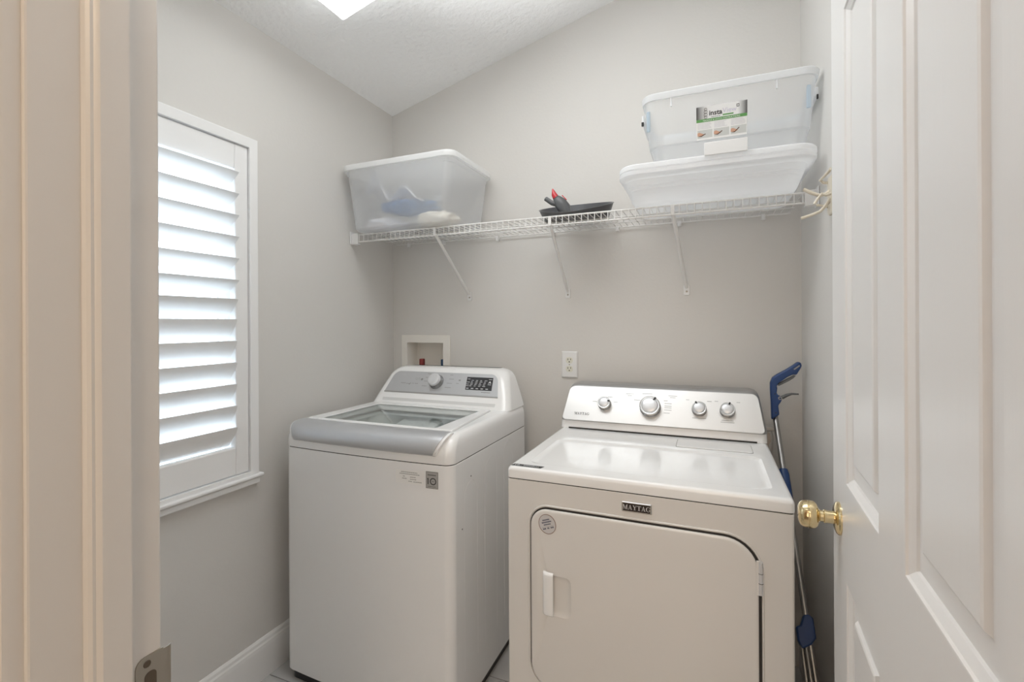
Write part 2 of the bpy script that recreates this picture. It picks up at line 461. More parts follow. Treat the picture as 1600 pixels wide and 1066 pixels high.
prof = []
for k in range(9):
    t = -1 + 2*k/8; prof.append((.0445*t, .0052*math.sqrt(max(0, 1-t*t)) + .0008))
for k in range(8, -1, -1):
    t = -1 + 2*k/8; prof.append((.0445*t, -.0052*math.sqrt(max(0, 1-t*t)) - .0008))
ly0, ly1 = py0+.0525, py1-.0525
lm = MB().loft([[(a, y, b) for a, b in prof] for y in (ly0, ly1)]).mesh('louver', M_shut, 40)
NL = 13; pitch = (LZ1-LZ0)/NL
for k in range(NL):
    o = link_obj('louver', lm, win)
    o.location = ((PX0+PX1)/2 + .001, 0, LZ1 - pitch*(k+.5))
    ang = 30 if k < 6 else (45 if k == 6 else 55)
    o.rotation_euler = (0, -math.radians(ang), 0)        # room-side edge up
MB().box(PX0-.035, PX0-.030, py1-.075, py1-.067, LZ0+.03, LZ1-.03).obj('tilt_bar', M_shut, win)
MB().box(XL-.095, XL-.089, WY0, WY1, WZ0, WZ1).obj('pane', M_glass, win, smooth=0)
sash = MB()
for (a, b, c, e) in ((WY0, WY0+.04, WZ0, WZ1), (WY1-.04, WY1, WZ0, WZ1), (WY0+.04, WY1-.04, WZ0, WZ0+.04), (WY0+.04, WY1-.04, WZ1-.04, WZ1), (WY0+.04, WY1-.04, 1.36, 1.40)):
    sash.box(XL-.11, XL-.07, a, b, c, e)
sash.obj('sash', M_shut, win)
sill = MB(); sill.box(XL-.02, XL+.038, FY0-.004, FY1+.012, .7655, .778)
sill.obj('shutter_sill', M_shut, win, bevel=.004)
MB().box(XL, XL+.030, FY0-.001, FY1+.002, .742, .765).obj('marble_sill', M_marble, win, bevel=.004, label='white marble sill under the shutter')

# ---------------------------------------------------------------- ceiling light
cl_ang = math.atan(.262)
FLY0, FLY1 = 1.03, 1.396
LFx = -1.265
LF = frame((LFx, FLY1, ceil_z(LFx)), (math.cos(cl_ang), 0, math.sin(cl_ang)), (0, -1, 0))   # w points down into the room
cl = thing('ceiling_light', 'long white fluorescent ceiling light on the sloping ceiling, switched on', 'light', (LFx, FLY1, ceil_z(LFx)))
LWd, LLn = FLY1-FLY0, 1.22
MB().box(.03, LLn-.03, .03, LWd-.03, .001, .03, LF).obj('housing', M_plas, cl)
rg = MB().loft([[(a, b, h) for a, b in rr(i, LLn-i, i, LWd-i, .008, 3)] for i, h in ((.004, .001), (0, .002), (0, .034), (.003, .036), (.006, .036), (.006, .002))], False, False, LF)
rg.obj('diffuser_frame', M_plas, cl)
MB().loft([[(a, b, h) for a, b in rr(i, LLn-i, i, LWd-i, .006, 3)] for i, h in ((.0065, .0305), (.004, .0362), (.003, .052), (.006, .057), (.03, .0590), (.06, .0600))], True, True, LF).obj('diffuser', M_diff, cl)

# ---------------------------------------------------------------- supply box in the back wall
vb_ = thing('washer_outlet_box', 'recessed ivory box with supply valves in the wall behind the washer', 'outlet box', ((VX0+VX1)/2, YB, VZ0))
bx = MB()
bx.loft([[(x, y, z) for x, z in p] for y, p in (
    (YB-.0005, [(-1.492, .985), (-1.2035, .985), (-1.2035, 1.2595), (-1.492, 1.2595)]),
    (YB-.009, [(-1.492, .985), (-1.2035, .985), (-1.2035, 1.2595), (-1.492, 1.2595)]),
    (YB-.009, [(VX0+.004, VZ0+.004), (VX1-.004, VZ0+.004), (VX1-.004, VZ1-.004), (VX0+.004, VZ1-.004)]),
    (YB+.085, [(VX0+.006, VZ0+.006), (VX1-.006, VZ0+.006), (VX1-.006, VZ1-.006), (VX0+.006, VZ1-.006)]))], False, True)
bx.obj('box_frame', M_box, vb_, bevel=.002)
for xx, mm, lb in ((-1.392, M_valver, 'dark red hot water valve handle'), (-1.262, M_valveb, 'dark blue cold water valve handle')):
    v = MB(); v.tube([(xx, YB+.03, 1.022), (xx, YB+.03, 1.10)], .010, 10); v.tube([(xx, YB+.03, 1.07), (xx, YB-.012, 1.07)], .008, 10)
    v = v.obj('valve', M_nickel, vb_)
    MB().box(xx-.011, xx+.011, YB+.018, YB+.042, 1.098, 1.136).obj('valve_handle', mm, v, bevel=.004, label=lb)

# ---------------------------------------------------------------- wall outlet
wo = thing('wall_outlet', 'white duplex power outlet on the back wall above the dryer', 'outlet', (-.585, YB, 1.131))
OF = frame((-.585, YB, 1.131), (1, 0, 0), (0, 0, 1))
MB().loft([[(a, b, h) for a, b in rr(-.0375+i, .0375-i, -.0605+i, .0605-i, .003, 3)] for i, h in ((0, .0005), (0, .003), (.004, .0075), (.006, .008))], True, True, OF).obj('cover_plate', M_plas, wo)
for dz in (.0195, -.0195):
    rcpt = MB().prism([(.0165*math.cos(t), max(-.0135, min(.0135, .0165*math.sin(t))) + dz) for t in [2*math.pi*k/24 for k in range(24)]], .008, .0095, OF).obj('receptacle', M_outl, wo)
    sl = MB(); sl.rect(-.0078, -.0052, dz+.000, dz+.008, .0097, OF); sl.rect(.0052, .0078, dz+.001, dz+.008, .0097, OF)
    sl.lathe([(.0028, .0096), (.0028, .0098)], OF @ Matrix.Translation((0, dz-.007, 0)), 10)
    sl.obj('slots', M_gap, rcpt)
MB().lathe([(.003, .008), (.0025, .0092)], OF, 10).obj('screw', M_nickel, wo)

# ---------------------------------------------------------------- wire shelf
SZ = 1.737
SY0, SY1 = 1.785, 2.083
sx0, sx1 = -1.512, .288
sh = thing('wire_shelf', 'long white ventilated wire shelf mounted across the back wall', 'shelf', ((sx0+sx1)/2, 2.09, SZ))
base = V(sh.location)
def rod(pts, r, name='rod', n=8): return MB().tube(pts, r, n).obj(name, M_wire, sh, smooth=50)
rod([(sx0, SY1, SZ-.0045), (sx1, SY1, SZ-.0045)], .0032)
rod([(sx0, 1.885, SZ-.0042), (sx1, 1.885, SZ-.0042)], .0026)
rod([(sx0, 1.985, SZ-.0042), (sx1, 1.985, SZ-.0042)], .0026)
rod([(sx0, SY0, SZ-.001), (sx1, SY0, SZ-.001)], .0034)
rod([(sx0, SY0-.001, SZ-.034), (sx1, SY0-.001, SZ-.034)], .0034)
wm = MB().tube([(0, SY1+.001-base.y, 0), (0, SY0+.003-base.y, 0), (0, SY0-.003-base.y, -.003), (0, SY0-.0045-.0005-base.y, -.034)], .0016, 6).mesh('wire', M_wire, 50)
nw = 72
for k in range(nw):
    o = link_obj('wire', wm, sh)
    o.location = (sx0 + .006 + (sx1-sx0-.012)*k/(nw-1) - base.x, 0, SZ + .0005 - base.z)
for bt, bb in ((-1.098, -1.092), (-.575, -.591), (-.118, -.085)):
    b = MB()
    p0, p1 = V((bt, SY0+.001, SZ-.030)), V((bb, YB-.010, 1.462))
    dirv = (p1-p0).normalized()
    fr_ = frame(p0, (1, 0, 0), dirv.cross(V((1, 0, 0))))
    # tubular leg flattened at the ends, with a hook over the lip
    b.tube([p0 + V((0, -.004, .002)), p0 + dirv*.012, p1 - dirv*.012, p1], [.0055, .0068, .0068, .0055], 10)
    b = b.obj('support_brace', M_wire, sh, smooth=50)
    ft = MB(); ft.prism(rr(bb-.0115, bb+.0115, 1.432, 1.474, .004, 3), 0, .005, frame((0, YB-.0006, 0), (1, 0, 0), (0, 0, 1)))
    ft = ft.obj('foot_plate', M_plas, b, bevel=.001)
    MB().lathe([(.0042, .0056), (.004, .0072), (.001, .0066)], frame((bb, YB, 1.447), (1, 0, 0), (0, 0, 1)), 12).obj('screw', M_nickel, b)
    MB().box(bt-.0065, bt+.0065, SY0-.0085, SY0-.0048, SZ-.037, SZ+.001).obj('lip_clip', M_wire, b, bevel=.002)
for xc in (-1.44, -1.233, -.936, -.655, -.366, -.112, .197):
    c = MB(); c.box(xc-.007, xc+.007, SY1-.006, YB-.0005, SZ-.021, SZ+.001); c.tube([(xc, SY1-.007, SZ-.013), (xc, YB-.006, SZ-.013)], .0055, 10)
    c.obj('wall_clip', M_plas, sh, bevel=.002)
for xe, s in ((XL, 1), (XR, -1)):
    e = MB()
    xa, xb = sorted((xe + s*.0006, xe + s*.006))
    e.box(xa, xb, SY0-.020, SY0+.035, SZ-.045, SZ+.014)
    xa, xb = sorted((xe + s*.005, xe + s*.040))
    e.box(xa, xb, SY0-.012, SY0-.0055, SZ-.043, SZ+.005)
    e.box(xa, xb, SY0-.012, SY0+.012, SZ-.046, SZ-.041)
    e.obj('end_bracket', M_plas, sh, bevel=.0025)

# ---------------------------------------------------------------- bin at the left end of the shelf
BZ = SZ + .0025
b1 = thing('storage_bin', 'frosted storage bin with a white lid, holding cloths, by the shuttered window', 'storage bin', (-1.245, 1.885, BZ))
def bin_rings(levels, n=5):
    return [ring(rr(x0, x1, y0, y1, r, n), z) for (z, x0, x1, y0, y1, r) in levels]
lv = [(BZ+.0005, -1.480, -1.012, 1.735, 2.035, .03), (BZ+.004, -1.488, -1.004, 1.727, 2.043, .034), (BZ+.014, -1.494, -.998, 1.721, 2.049, .036),
      (1.985, -1.516, -.974, 1.701, 2.066, .036), (1.987, -1.520, -.970, 1.697, 2.069, .037), (2.016, -1.522, -.968, 1.695, 2.071, .037)]
MB().loft(bin_rings(lv), True, False).obj('body', M_bin, b1, smooth=60)
lv = [(2.006, -1.524, -.962, 1.691, 2.075, .040), (2.006, -1.533, -.954, 1.683, 2.081, .046), (2.020, -1.534, -.953, 1.682, 2.082, .046), (2.030, -1.530, -.957, 1.686, 2.078, .043),
      (2.033, -1.520, -.967, 1.696, 2.068, .036), (2.026, -1.510, -.977, 1.706, 2.058, .03)]
MB().loft(bin_rings(lv), True, True).obj('lid', M_lid, b1, smooth=40)
def lump(name, c, s, m, seed, amp=.3, n=26, lab=None, cat=None, zmin=None, freq=2.2):
    """a crumpled cloth: flattened ball with folds"""
    mb = MB(); rings = []
    for i in range(1, n):
        th = math.pi*i/n
        rg = []
        for j in range(2*n):
            ph = math.pi*j/n
            d = V((math.sin(th)*math.cos(ph), math.sin(th)*math.sin(ph), math.cos(th)))
            k = 1 + amp*noise.noise(d*freq + V((seed, 0, 0))) + amp*.5*noise.noise(d*freq*2.7 + V((0, seed, 0)))
            p = V((d.x*s[0]*k, d.y*s[1]*k, d.z*s[2]*k)) + V(c)
            if zmin is not None: p.z = max(p.z, zmin)
            rg.append(tuple(p))
        rings.append(rg)
    mb.loft(rings[::-1])
    o = mb.obj(name, m, smooth=80)
    if lab: tag(o, lab, cat)
    return o
zb = BZ + .006
lump('cloth', (-1.385, 1.835, zb+.030), (.088, .095, .030), M_bag, 1.7, .30, lab='rumpled white cloth at the bottom of the frosted bin', cat='cloth', zmin=zb)
lump('cloth', (-1.100, 1.822, zb+.032), (.086, .085, .034), M_cream, 4.2, .25, lab='folded cream cloth at the bottom of the frosted bin', cat='cloth', zmin=zb)
lump('cloth', (-1.265, 1.845, zb+.108), (.135, .092, .030), M_blue, 8.1, .25, lab='blue cloth lying on the white and cream cloths in the bin', cat='cloth')
# loose white plastic bag draped over the blue cloth
pg = MB(); rows_ = []
for i in range(15):
    u = i/14; rw = []
    for j in range(15):
        v = j/14
        x = -1.45 + .30*u; y = 1.742 + .20*v
        z = BZ + .140 + .105*math.exp(-((u-.22)/.17)**2)*(1-.35*v) + .03*math.sin(3.5*u*math.pi + v*3) + .03*noise.noise(V((u*3, v*3, 2.5)))
        rw.append((x, y, z))
    rows_.append(rw)
vs = [p for r in rows_ for p in r] ; nn = 15
pg.add(vs, [[i*nn+j, (i+1)*nn+j, (i+1)*nn+j+1, i*nn+j+1] for i in range(nn-1) for j in range(nn-1)])
M_bagp = frosted('plastic_bag_film', (.98, .98, 1.0), .25)
bo = pg.obj('plastic_bag', M_bagp, smooth=80)
so = bo.modifiers.new('thick', 'SOLIDIFY'); so.thickness = .0012
tag(bo, 'thin white plastic bag standing above the cloths inside the frosted bin', 'bag')

# ---------------------------------------------------------------- nested bins at the right end of the shelf
b2 = thing('storage_bin', 'low milky ribbed storage bin with a white front tab, under the labelled clear bin', 'storage bin', (.01, 1.87, BZ))
lv = [(BZ+.0005, -.236, .246, 1.752, 2.015, .035), (BZ+.004, -.248, .258, 1.737, 2.024, .045)]
for k, (dz, y0) in enumerate(((.011, 1.722), (.022, 1.710), (.033, 1.701), (.044, 1.694), (.055, 1.688))):
    xo = .004*k
    lv.append((BZ+dz, -.256-xo, .264+xo, y0, 2.028+.003*k, .06))
    lv.append((BZ+dz+.0075, -.2595-xo, .2675+xo, y0-.007, 2.029+.003*k, .06))
lv += [(1.811, -.278, .286, 1.676, 2.045, .06), (1.814, -.284, .301, 1.638, 2.055, .065), (1.817, -.2885, .3055, 1.632, 2.057, .066), (1.826, -.2890, .3065, 1.631, 2.058, .067), (1.828, -.286, .3035, 1.635, 2.056, .064),
       (1.832, -.286, .3035, 1.635, 2.056, .064), (1.834, -.2885, .3065, 1.631, 2.057, .067), (1.847, -.2880, .3065, 1.632, 2.057, .067), (1.852, -.284, .302, 1.637, 2.053, .062), (1.851, -.278, .296, 1.644, 2.048, .056), (1.818, -.276, .292, 1.648, 2.046, .055)]
MB().loft(bin_rings(lv, 7), True, False).obj('body', M_binlow, b2, smooth=35)
MB().box(-.012, .112, 1.625, 1.6295, 1.846, 1.888).obj('front_tab', M_plas, b2, bevel=.003, label='white tab standing up at the front rim')

b3 = thing('storage_bin', 'tall clear open storage bin with an instruction label, nested in the ribbed bin', 'storage bin', (.06, 1.87, BZ+.012))
z0 = BZ + .014
lv = [(z0, -.140, .262, 1.790, 1.995, .03), (z0+.004, -.148, .270, 1.782, 2.003, .034), (z0+.014, -.152, .274, 1.777, 2.007, .036),
      (1.925, -.186, .293, 1.722, 2.036, .036), (1.929, -.192, .298, 1.715, 2.041, .038), (2.072, -.206, .309, 1.684, 2.062, .04), (2.074, -.211, .315, 1.678, 2.068, .044),
      (2.092, -.2125, .3165, 1.676, 2.070, .045), (2.096, -.210, .3145, 1.679, 2.068, .043), (2.094, -.206, .310, 1.683, 2.063, .04), (2.075, -.204, .307, 1.686, 2.06, .04)]
MB().loft(bin_rings(lv, 6), True, False).obj('body', M_binclear, b3, smooth=40)
for r0, r1 in (((2.0745, -.2125, .3165, 1.6765, 2.0695, .045), (2.0925, -.2140, .3180, 1.6745, 2.0710, .046)),):
    MB().loft([ring(rr(*q[1:], 6), q[0]) for q in ((2.073, -.2115, .3155, 1.6775, 2.0685, .044), r0, r1, (2.0968, -.210, .3145, 1.679, 2.068, .043))], False, False).obj('rim', M_binrim, b3, smooth=40)
def slant_y(z): return 1.715 + (1.684-1.715)*(z-1.929)/(2.072-1.929)     # front wall of the tall bin
for xa in (-.115, .198):
    MB().box(xa-.002, xa+.002, slant_y(2.06)-.006, slant_y(2.06)+.001, 2.045, 2.074).obj('rim_rib', M_binrim, b3)
for xa, xb in ((-.196, -.184), (.279, .291)):
    l = MB().box(xa, xb, slant_y(2.02)-.004, slant_y(2.02)+.006, 1.975, 2.045)
    l = l.obj('latch_handle', M_latch, b3, bevel=.003, label='pale blue clear latch strip')
for xe, s in ((-.207, -1), (.308, 1)):
    MB().box(min(xe, xe+s*.009), max(xe, xe+s*.009), 1.73, 1.90, 2.02, 2.05).obj('end_latch', M_binrim, b3, bevel=.003)
    MB().box(min(xe, xe+s*.008), max(xe, xe+s*.005), 1.708, 1.714, 2.004, 2.018).obj('latch_pin', M_black, b3, bevel=.001)
# label on the front wall
lz0, lz1 = 1.928, 2.030
p0 = V((.040, slant_y(lz0)-.0008, lz0)); p1 = V((.040, slant_y(lz1)-.0008, lz1))
LFm = frame(p0, (1, 0, 0), p1-p0); LH = (p1-p0).length; LWi = .152
lab = MB().rect(-LWi/2, LWi/2, 0, LH, .0, LFm).obj('label', M_label, b3, smooth=0, label='white paper label with green band and three small pictures')
MB().rect(-LWi/2, LWi/2, LH*.615, LH, .0002, LFm).obj('label_header', M_header, lab, smooth=0)
MB().rect(-LWi/2, LWi/2, LH*.535, LH*.625, .0004, LFm).obj('label_band', M_green, lab, smooth=0)
t = text_mb('HANDLE & LATCH INSTRUCTIONS', .0068, LFm @ Matrix.Translation((0, LH*.555, 0)), align='CENTER', w=.0006, xs=1.05)
t.obj('label_lettering', M_label, lab, smooth=0)
t = text_mb('insta', .0215, LFm @ Matrix.Translation((-.0375, LH*.715, 0)), w=.0006, bold=.0005)
for k in range(5): t.rect(-.030 + k*.0055, -.026 + k*.0055, LH*.655, LH*.67, .0006, LFm)
# bottle-like emblem and square sign
for cy, rad in ((.905, .0042), (.83, .0052), (.745, .0052), (.675, .0045)):
    t.tube([(-.0475 + rad*math.cos(a), LH*cy + rad*math.sin(a), .0006) for a in [2*math.pi*q/12 for q in range(12)]], .0006, 4, LFm, close=True)
t.prism([(.045,LH*.845),(.053,LH*.845),(.053,LH*.93),(.045,LH*.93)], .0004, .0006, LFm)
t.obj('label_lettering', M_print, lab, smooth=0)
t = MB(); t.rect(.0467, .0513, LH*.865, LH*.91, .0008, LFm); t.obj('label_mark', M_label, lab, smooth=0)
t = text_mb('View', .0205, LFm @ Matrix.Translation((.0035, LH*.735, 0)), w=.0006)
t.obj('label_lettering', M_lilac, lab, smooth=0)
t = MB(); t.rect(.004, .036, LH*.655, LH*.695, .0006, LFm); t.obj('label_mark', M_green, lab, smooth=0)
tx = MB(); pic = MB(); hand = MB(); dark = MB()
random.seed(4)
for q in range(3):
    xa = -LWi/2 + .003 + q*.0505; xb = xa + .046
    pic.rect(xa, xb, LH*.06, LH*.30, .0002, LFm)
    for r_ in range(5):
        yy = LH*(.50 - r_*.038)
        tx.rect(xa+.001, xb - random.uniform(.002, .016), yy-.0010, yy, .0003, LFm)
    hand.flat([(xa, LH*.13), (xa+.012, LH*.12), (xa+.022, LH*.16), (xa+.014, LH*.20), (xa+.006, LH*.24), (xa, LH*.22)], .0004, LFm)
    dark.flat([(xa+.001, LH*.115), (xa+.012, LH*.105), (xa+.026, LH*.17+q*.003), (xa+.024, LH*.19+q*.003), (xa+.012, LH*.135)], .0006, LFm)
M_pic = mat('picture_print', (.60, .61, .59), .6)
pic.obj('label_picture', M_pic, lab, smooth=0); tx.obj('label_text', mat('pale_grey_print', (.55, .53, .58), .6), lab, smooth=0)
hand.obj('label_picture', M_skin, lab, smooth=0); dark.obj('label_picture', M_brown, lab, smooth=0)

# ---------------------------------------------------------------- dark tray with a grey spout, mid shelf
tr = thing('oval_tray', 'dark grey oval plastic tray with a grey red-tipped spout, on the wire shelf', 'tray', (-.50, 1.90, BZ))
def tray_ring(a, b, z0, zb_, n=40):
    """ellipse whose height rises from front (z0) to back (zb_)"""
    out = []
    for k in range(n):
        t = 2*math.pi*k/n
        s_ = math.sin(t); f = (s_+1)/2
        out.append((-.503 + a*math.cos(t), 1.905 + b*s_, z0 + (zb_-z0)*f**.8))
    return out
t = MB()
t.loft([tray_ring(.120, .075, BZ+.0005, BZ+.0005), tray_ring(.135, .088, BZ+.004, BZ+.006), tray_ring(.152, .118, BZ+.008, BZ+.090), tray_ring(.156, .122, BZ+.009, BZ+.093),
        tray_ring(.154, .120, BZ+.0105, BZ+.095), tray_ring(.150, .116, BZ+.0095, BZ+.093), tray_ring(.131, .084, BZ+.009, BZ+.011), tray_ring(.118, .073, BZ+.006, BZ+.006)], True, True)
t.obj('basin', M_dgrey, tr, smooth=45)
for k, (xa, ya) in enumerate(((-.575, 1.955), (-.553, 1.968), (-.530, 1.975), (-.510, 1.972), (-.49, 1.965))):
    MB().tube([(xa, ya, BZ+.006), (xa+.002, ya+.008, BZ+.060)], [.008, .006], 8).obj('rib', M_mgrey if k % 2 else M_dgrey, tr)
sp_ = MB().tube([(-.535, 1.885, BZ+.012), (-.546, 1.885, BZ+.050), (-.562, 1.882, BZ+.072), (-.574, 1.88, BZ+.088), (-.580, 1.878, BZ+.096)], [.020, .027, .026, .019, .013], 16)
sp_ = sp_.obj('spout', M_mgrey, tr, smooth=60, label='mid grey spout rising from the tray')
MB().tube([(-.579, 1.878, BZ+.094), (-.586, 1.877, BZ+.108), (-.593, 1.876, BZ+.132)], [.0135, .0115, .0025], 12).obj('spout_tip', M_red, sp_, smooth=60, label='pointed red spout tip')
sd = MB().tube([(-.565, 1.88, BZ+.066), (-.595, 1.876, BZ+.074), (-.622, 1.872, BZ+.094)], [.012, .010, .0095], 12); sd.obj('side_nozzle', M_mgrey, sp_, smooth=60)
MB().lathe([(.0072, .0), (.0072, .001)], frame((-.6225, 1.8718, BZ+.0945), (0, 1, 0), (.6, 0, .8)), 12).obj('nozzle_opening', M_gap, sp_)
MB().tube([(-.549, 1.864, BZ+.098), (-.530, 1.863, BZ+.078)], .0022, 6).obj('spout_seam', M_red, sp_)

# ---------------------------------------------------------------- cream hook rack on the right wall
hk = thing('hook_rack', 'cream plastic coat hook cluster on the wall beside the open door', 'hooks', (XR, 1.60, 1.68))
HF = frame((XR, 1.60, 1.68), (0, 1, 0), (0, 0, -1))     # w points into the room (-x)
if (HF.to_3x3() @ V((0, 0, 1))).x > 0: HF = frame((XR, 1.60, 1.68), (0, -1, 0), (0, 0, 1))
MB().loft([[(a, b, h) for a, b in rr(-.030+i, .030-i, -.055+i, .055-i, .012, 4)] for i, h in ((0, .0006), (0, .005), (.004, .008))], True, True, HF).obj('back_plate', M_hook, hk)
def hook(pts, r=.0042):
    MB().tube([(XR - a, 1.60 + b, 1.68 + c) for a, b, c in pts], r, 10).obj('hook', M_hook, hk, smooth=60)
hook([(.006, .00, .012), (.018, .00, .004), (.032, .00, .002), (.050, .00, .010), (.072, .00, .024)], .0050)
hook([(.006, -.01, -.012), (.018, .0, -.030), (.030, .0, -.044), (.052, .0, -.053), (.078, .0, -.060)], .0045)
hook([(.006, .02, .040), (.018, .02, .042), (.026, .02, .050), (.010, -.005, .066), (.008, -.02, .070)], .0042)
hook([(.006, -.02, .000), (.020, -.02, -.004), (.030, -.02, .002), (.040, -.02, -.012), (.048, -.02, -.026)], .0040)
hook([(.006, .02, -.03), (.016, .02, -.026), (.030, .02, -.022), (.036, .02, -.022)], .0034)

# ---------------------------------------------------------------- washing machine
WX0, WX1, WY_0, WY_1 = -1.470, -.756, 1.321, 1.990
wxc, whw = (WX0+WX1)/2, (WX1-WX0)/2
wm_ = thing('washing_machine', 'white top-loading washing machine with a glass lid and silver handle', 'washing machine', (wxc, 1.655, 0))
def bow(p, amt=.012):
    x, y, z = p
    k = max(0, 1-((x-wxc)/whw)**2) * max(0, min(1, (1.40-y)/.07))
    return (x, y - amt*k, z)
def wring(s, f, z, r=.03, back=0):
    pts = []
    poly = rr(WX0+s, WX1-s, WY_0+f, WY_1-back, r, 5)
    # extra points along the front so that it can bow
    i0 = 5; a, b = poly[i0], poly[i0+1]
    front = [(a[0] + (b[0]-a[0])*k/10, a[1]) for k in range(1, 10)]
    poly = poly[:i0+1] + front + poly[i0+1:]
    return [bow((x, y, z)) for x, y in poly]
MB().loft([wring(.012, .014, z, .025, .01) for z in (.0, .04)], True, False).obj('plinth', M_black, wm_, smooth=30)
MB().loft([wring(.002, .002, .036), wring(0, 0, .040), wring(0, 0, .8625), wring(.0015, .0015, .8640)], False, False).obj('cabinet', M_app, wm_, smooth=40)
MB().loft([wring(.004, .004, z) for z in (.855, .872)], False, False).obj('seam', M_gap, wm_, smooth=40)
def wopen(z, k=0.0):
    # lid opening: a trapezoid, wider at the front; matched vertex count with wring
    hb, hf, y0, y1, r = .277, .322, 1.388, 1.800, .012
    poly = rr(-1, 1, 0, 1, .03, 5)
    i0 = 5; a, b = poly[i0], poly[i0+1]
    poly = poly[:i0+1] + [(a[0] + (b[0]-a[0])*q/10, a[1]) for q in range(1, 10)] + poly[i0+1:]
    out = []
    for u, v in poly:
        hw = hf + (hb-hf)*v - k
        out.append(bow((wxc + u*hw, y0 + k + v*(y1-y0-2*k), z)))
    return out
cov = [wring(.0015, .0015, .8665), wring(0, 0, .868), wring(0, 0, .895), wring(.0002, .003, .908), wring(.0006, .009, .922), wring(.002, .018, .934), wring(.0055, .030, .9445), wring(.0105, .043, .9515), wring(.017, .055, .9555), wring(.025, .061, .957), wring(.028, .063, .9572)]
cov += [wopen(.9575), wopen(.956, .0015), wopen(.925, .002)]
MB().loft(cov, False, False).obj('top_cover', M_app, wm_, smooth=50)
# lid frame with glass
def wglass(z, k=0.0, r=.012):
    poly = rr(-1.372+k, -.864-k, 1.402+k, 1.748-k, r, 5)
    i0 = 5; a, b = poly[i0], poly[i0+1]
    poly = poly[:i0+1] + [(a[0] + (b[0]-a[0])*q/10, a[1]) for q in range(1, 10)] + poly[i0+1:]
    return [bow((x, y, z), .006) for x, y in poly]
lid = MB().loft([wopen(.930, .006), wopen(.957, .0045), wopen(.9615, .0065), wopen(.9625, .010), wglass(.9625), wglass(.961, .002), wglass(.940, .004)], False, False).obj('lid', M_app, wm_, smooth=12)
MB().loft([wglass(.9565, .003), wglass(.9595, .003)], True, True).obj('lid_glass', M_lidglass, lid, smooth=30)
MB().loft([wglass(.9600, .0022), wglass(.9602, .0022), wglass(.9602, .0065), wglass(.9600, .0065)], False, False).obj('glass_gasket', M_edge, lid, smooth=0)
# silver handle that folds over the front edge
hp = [(1.376, .9635), (1.352, .9625), (1.333, .9575), (1.318, .9490), (1.309, .9370), (1.3045, .923), (1.3040, .909), (1.3080, .899), (1.316, .8955), (1.326, .900), (1.335, .92), (1.36, .945), (1.376, .952)]
def handle(dx, off, x_in=0.0):
    rings = []
    n = 24
    for k in range(n+1):
        u = -1 + 2*k/n
        rg = []
        e = .0035 if k in (0, n) else 0
        for (y, z) in hp:
            hw = .2925 + .030*min(1, max(0, (z-.895)/.06)) + dx
            yy = y + off + e*.8; zz = z - off*.6 - e*.5
            x = wxc + u*hw
            rg.append((x, yy - .012*(1-((x-wxc)/whw)**2), zz))
        rings.append(rg)
    return MB().loft(rings[::-1])
handle(.009, .0035).obj('lid_nose', M_app, wm_, smooth=50)
hd = handle(0, 0).obj('lid_handle', M_silver, wm_, smooth=50, label='wide curved silver lid handle')
# console
def cring(hw, f, z, r=.035, back=1.988):
    return ring(rr(wxc-hw, wxc+hw, f, back, [r, r, .012, .012], 6), z)
con = [cring(.350, 1.800, .9555), cring(.3475, 1.806, .962), cring(.336, 1.833, 1.003), cring(.318, 1.8685, 1.056), cring(.309, 1.885, 1.080), cring(.302, 1.894, 1.092, .04), cring(.292, 1.903, 1.103, .045), cring(.279, 1.9115, 1.1105, .05), cring(.262, 1.922, 1.115, .055), cring(.24, 1.935, 1.1165, .06)]
MB().loft(con, True, True).obj('console', M_app, wm_, smooth=50)
fd = V((0, 1.885-1.806, 1.080-.962))
CF = frame((wxc-.004, 1.8367, 1.006), (1, 0, 0), fd); CH = .106
def trap(hb, ht, v0, v1, r):
    pts = rr(-1, 1, 0, 1, .0001, 1)
    k = (hb-ht)
    poly = rr(-hb, hb, v0, v1, [.006, .006, r, r], 6)
    return [(x*(1 - k/hb*((y-v0)/(v1-v0))), y) for x, y in poly]
cp = MB().prism(trap(.290, .266, 0, CH, .032), .0004, .0034, CF).obj('control_panel', M_silver, wm_, bevel=.001, smooth=30, label='brushed silver control panel')
MB().prism([(-.286, -.046), (.286, -.046), (.289, -.004), (-.289, -.004)], .0002, .0012, CF).obj('console_recess', mat('painted_shade_grey', (.66, .665, .665), .4), wm_)  # strip coloured grey to paint the shade of the inset under the panel
MB().prism([(-.291, -.0045), (.291, -.0045), (.2905, .0005), (-.2905, .0005)], .0003, .0044, CF).obj('panel_edge', M_edge, wm_)
def knob(Mx, R, h, parent, capm, ringm, name='dial'):
    k = MB().lathe([(R*1.05, .0), (R*1.05, .003), (R, .005), (R*.93, h*.55), (R*.92, h*.6)], Mx, 32).obj(name, ringm, parent, smooth=40)
    MB().lathe([(R*.90, h*.4), (R*.88, h*.85), (R*.82, h*.97), (R*.70, h), (R*.3, h*.995)], Mx, 32).obj('dial_cap', capm, k, smooth=40)
    return k
KM = CF @ Matrix.Translation((-.027, .056, .0034))
knob(KM, .0335, .034, wm_, M_knob, M_ring)
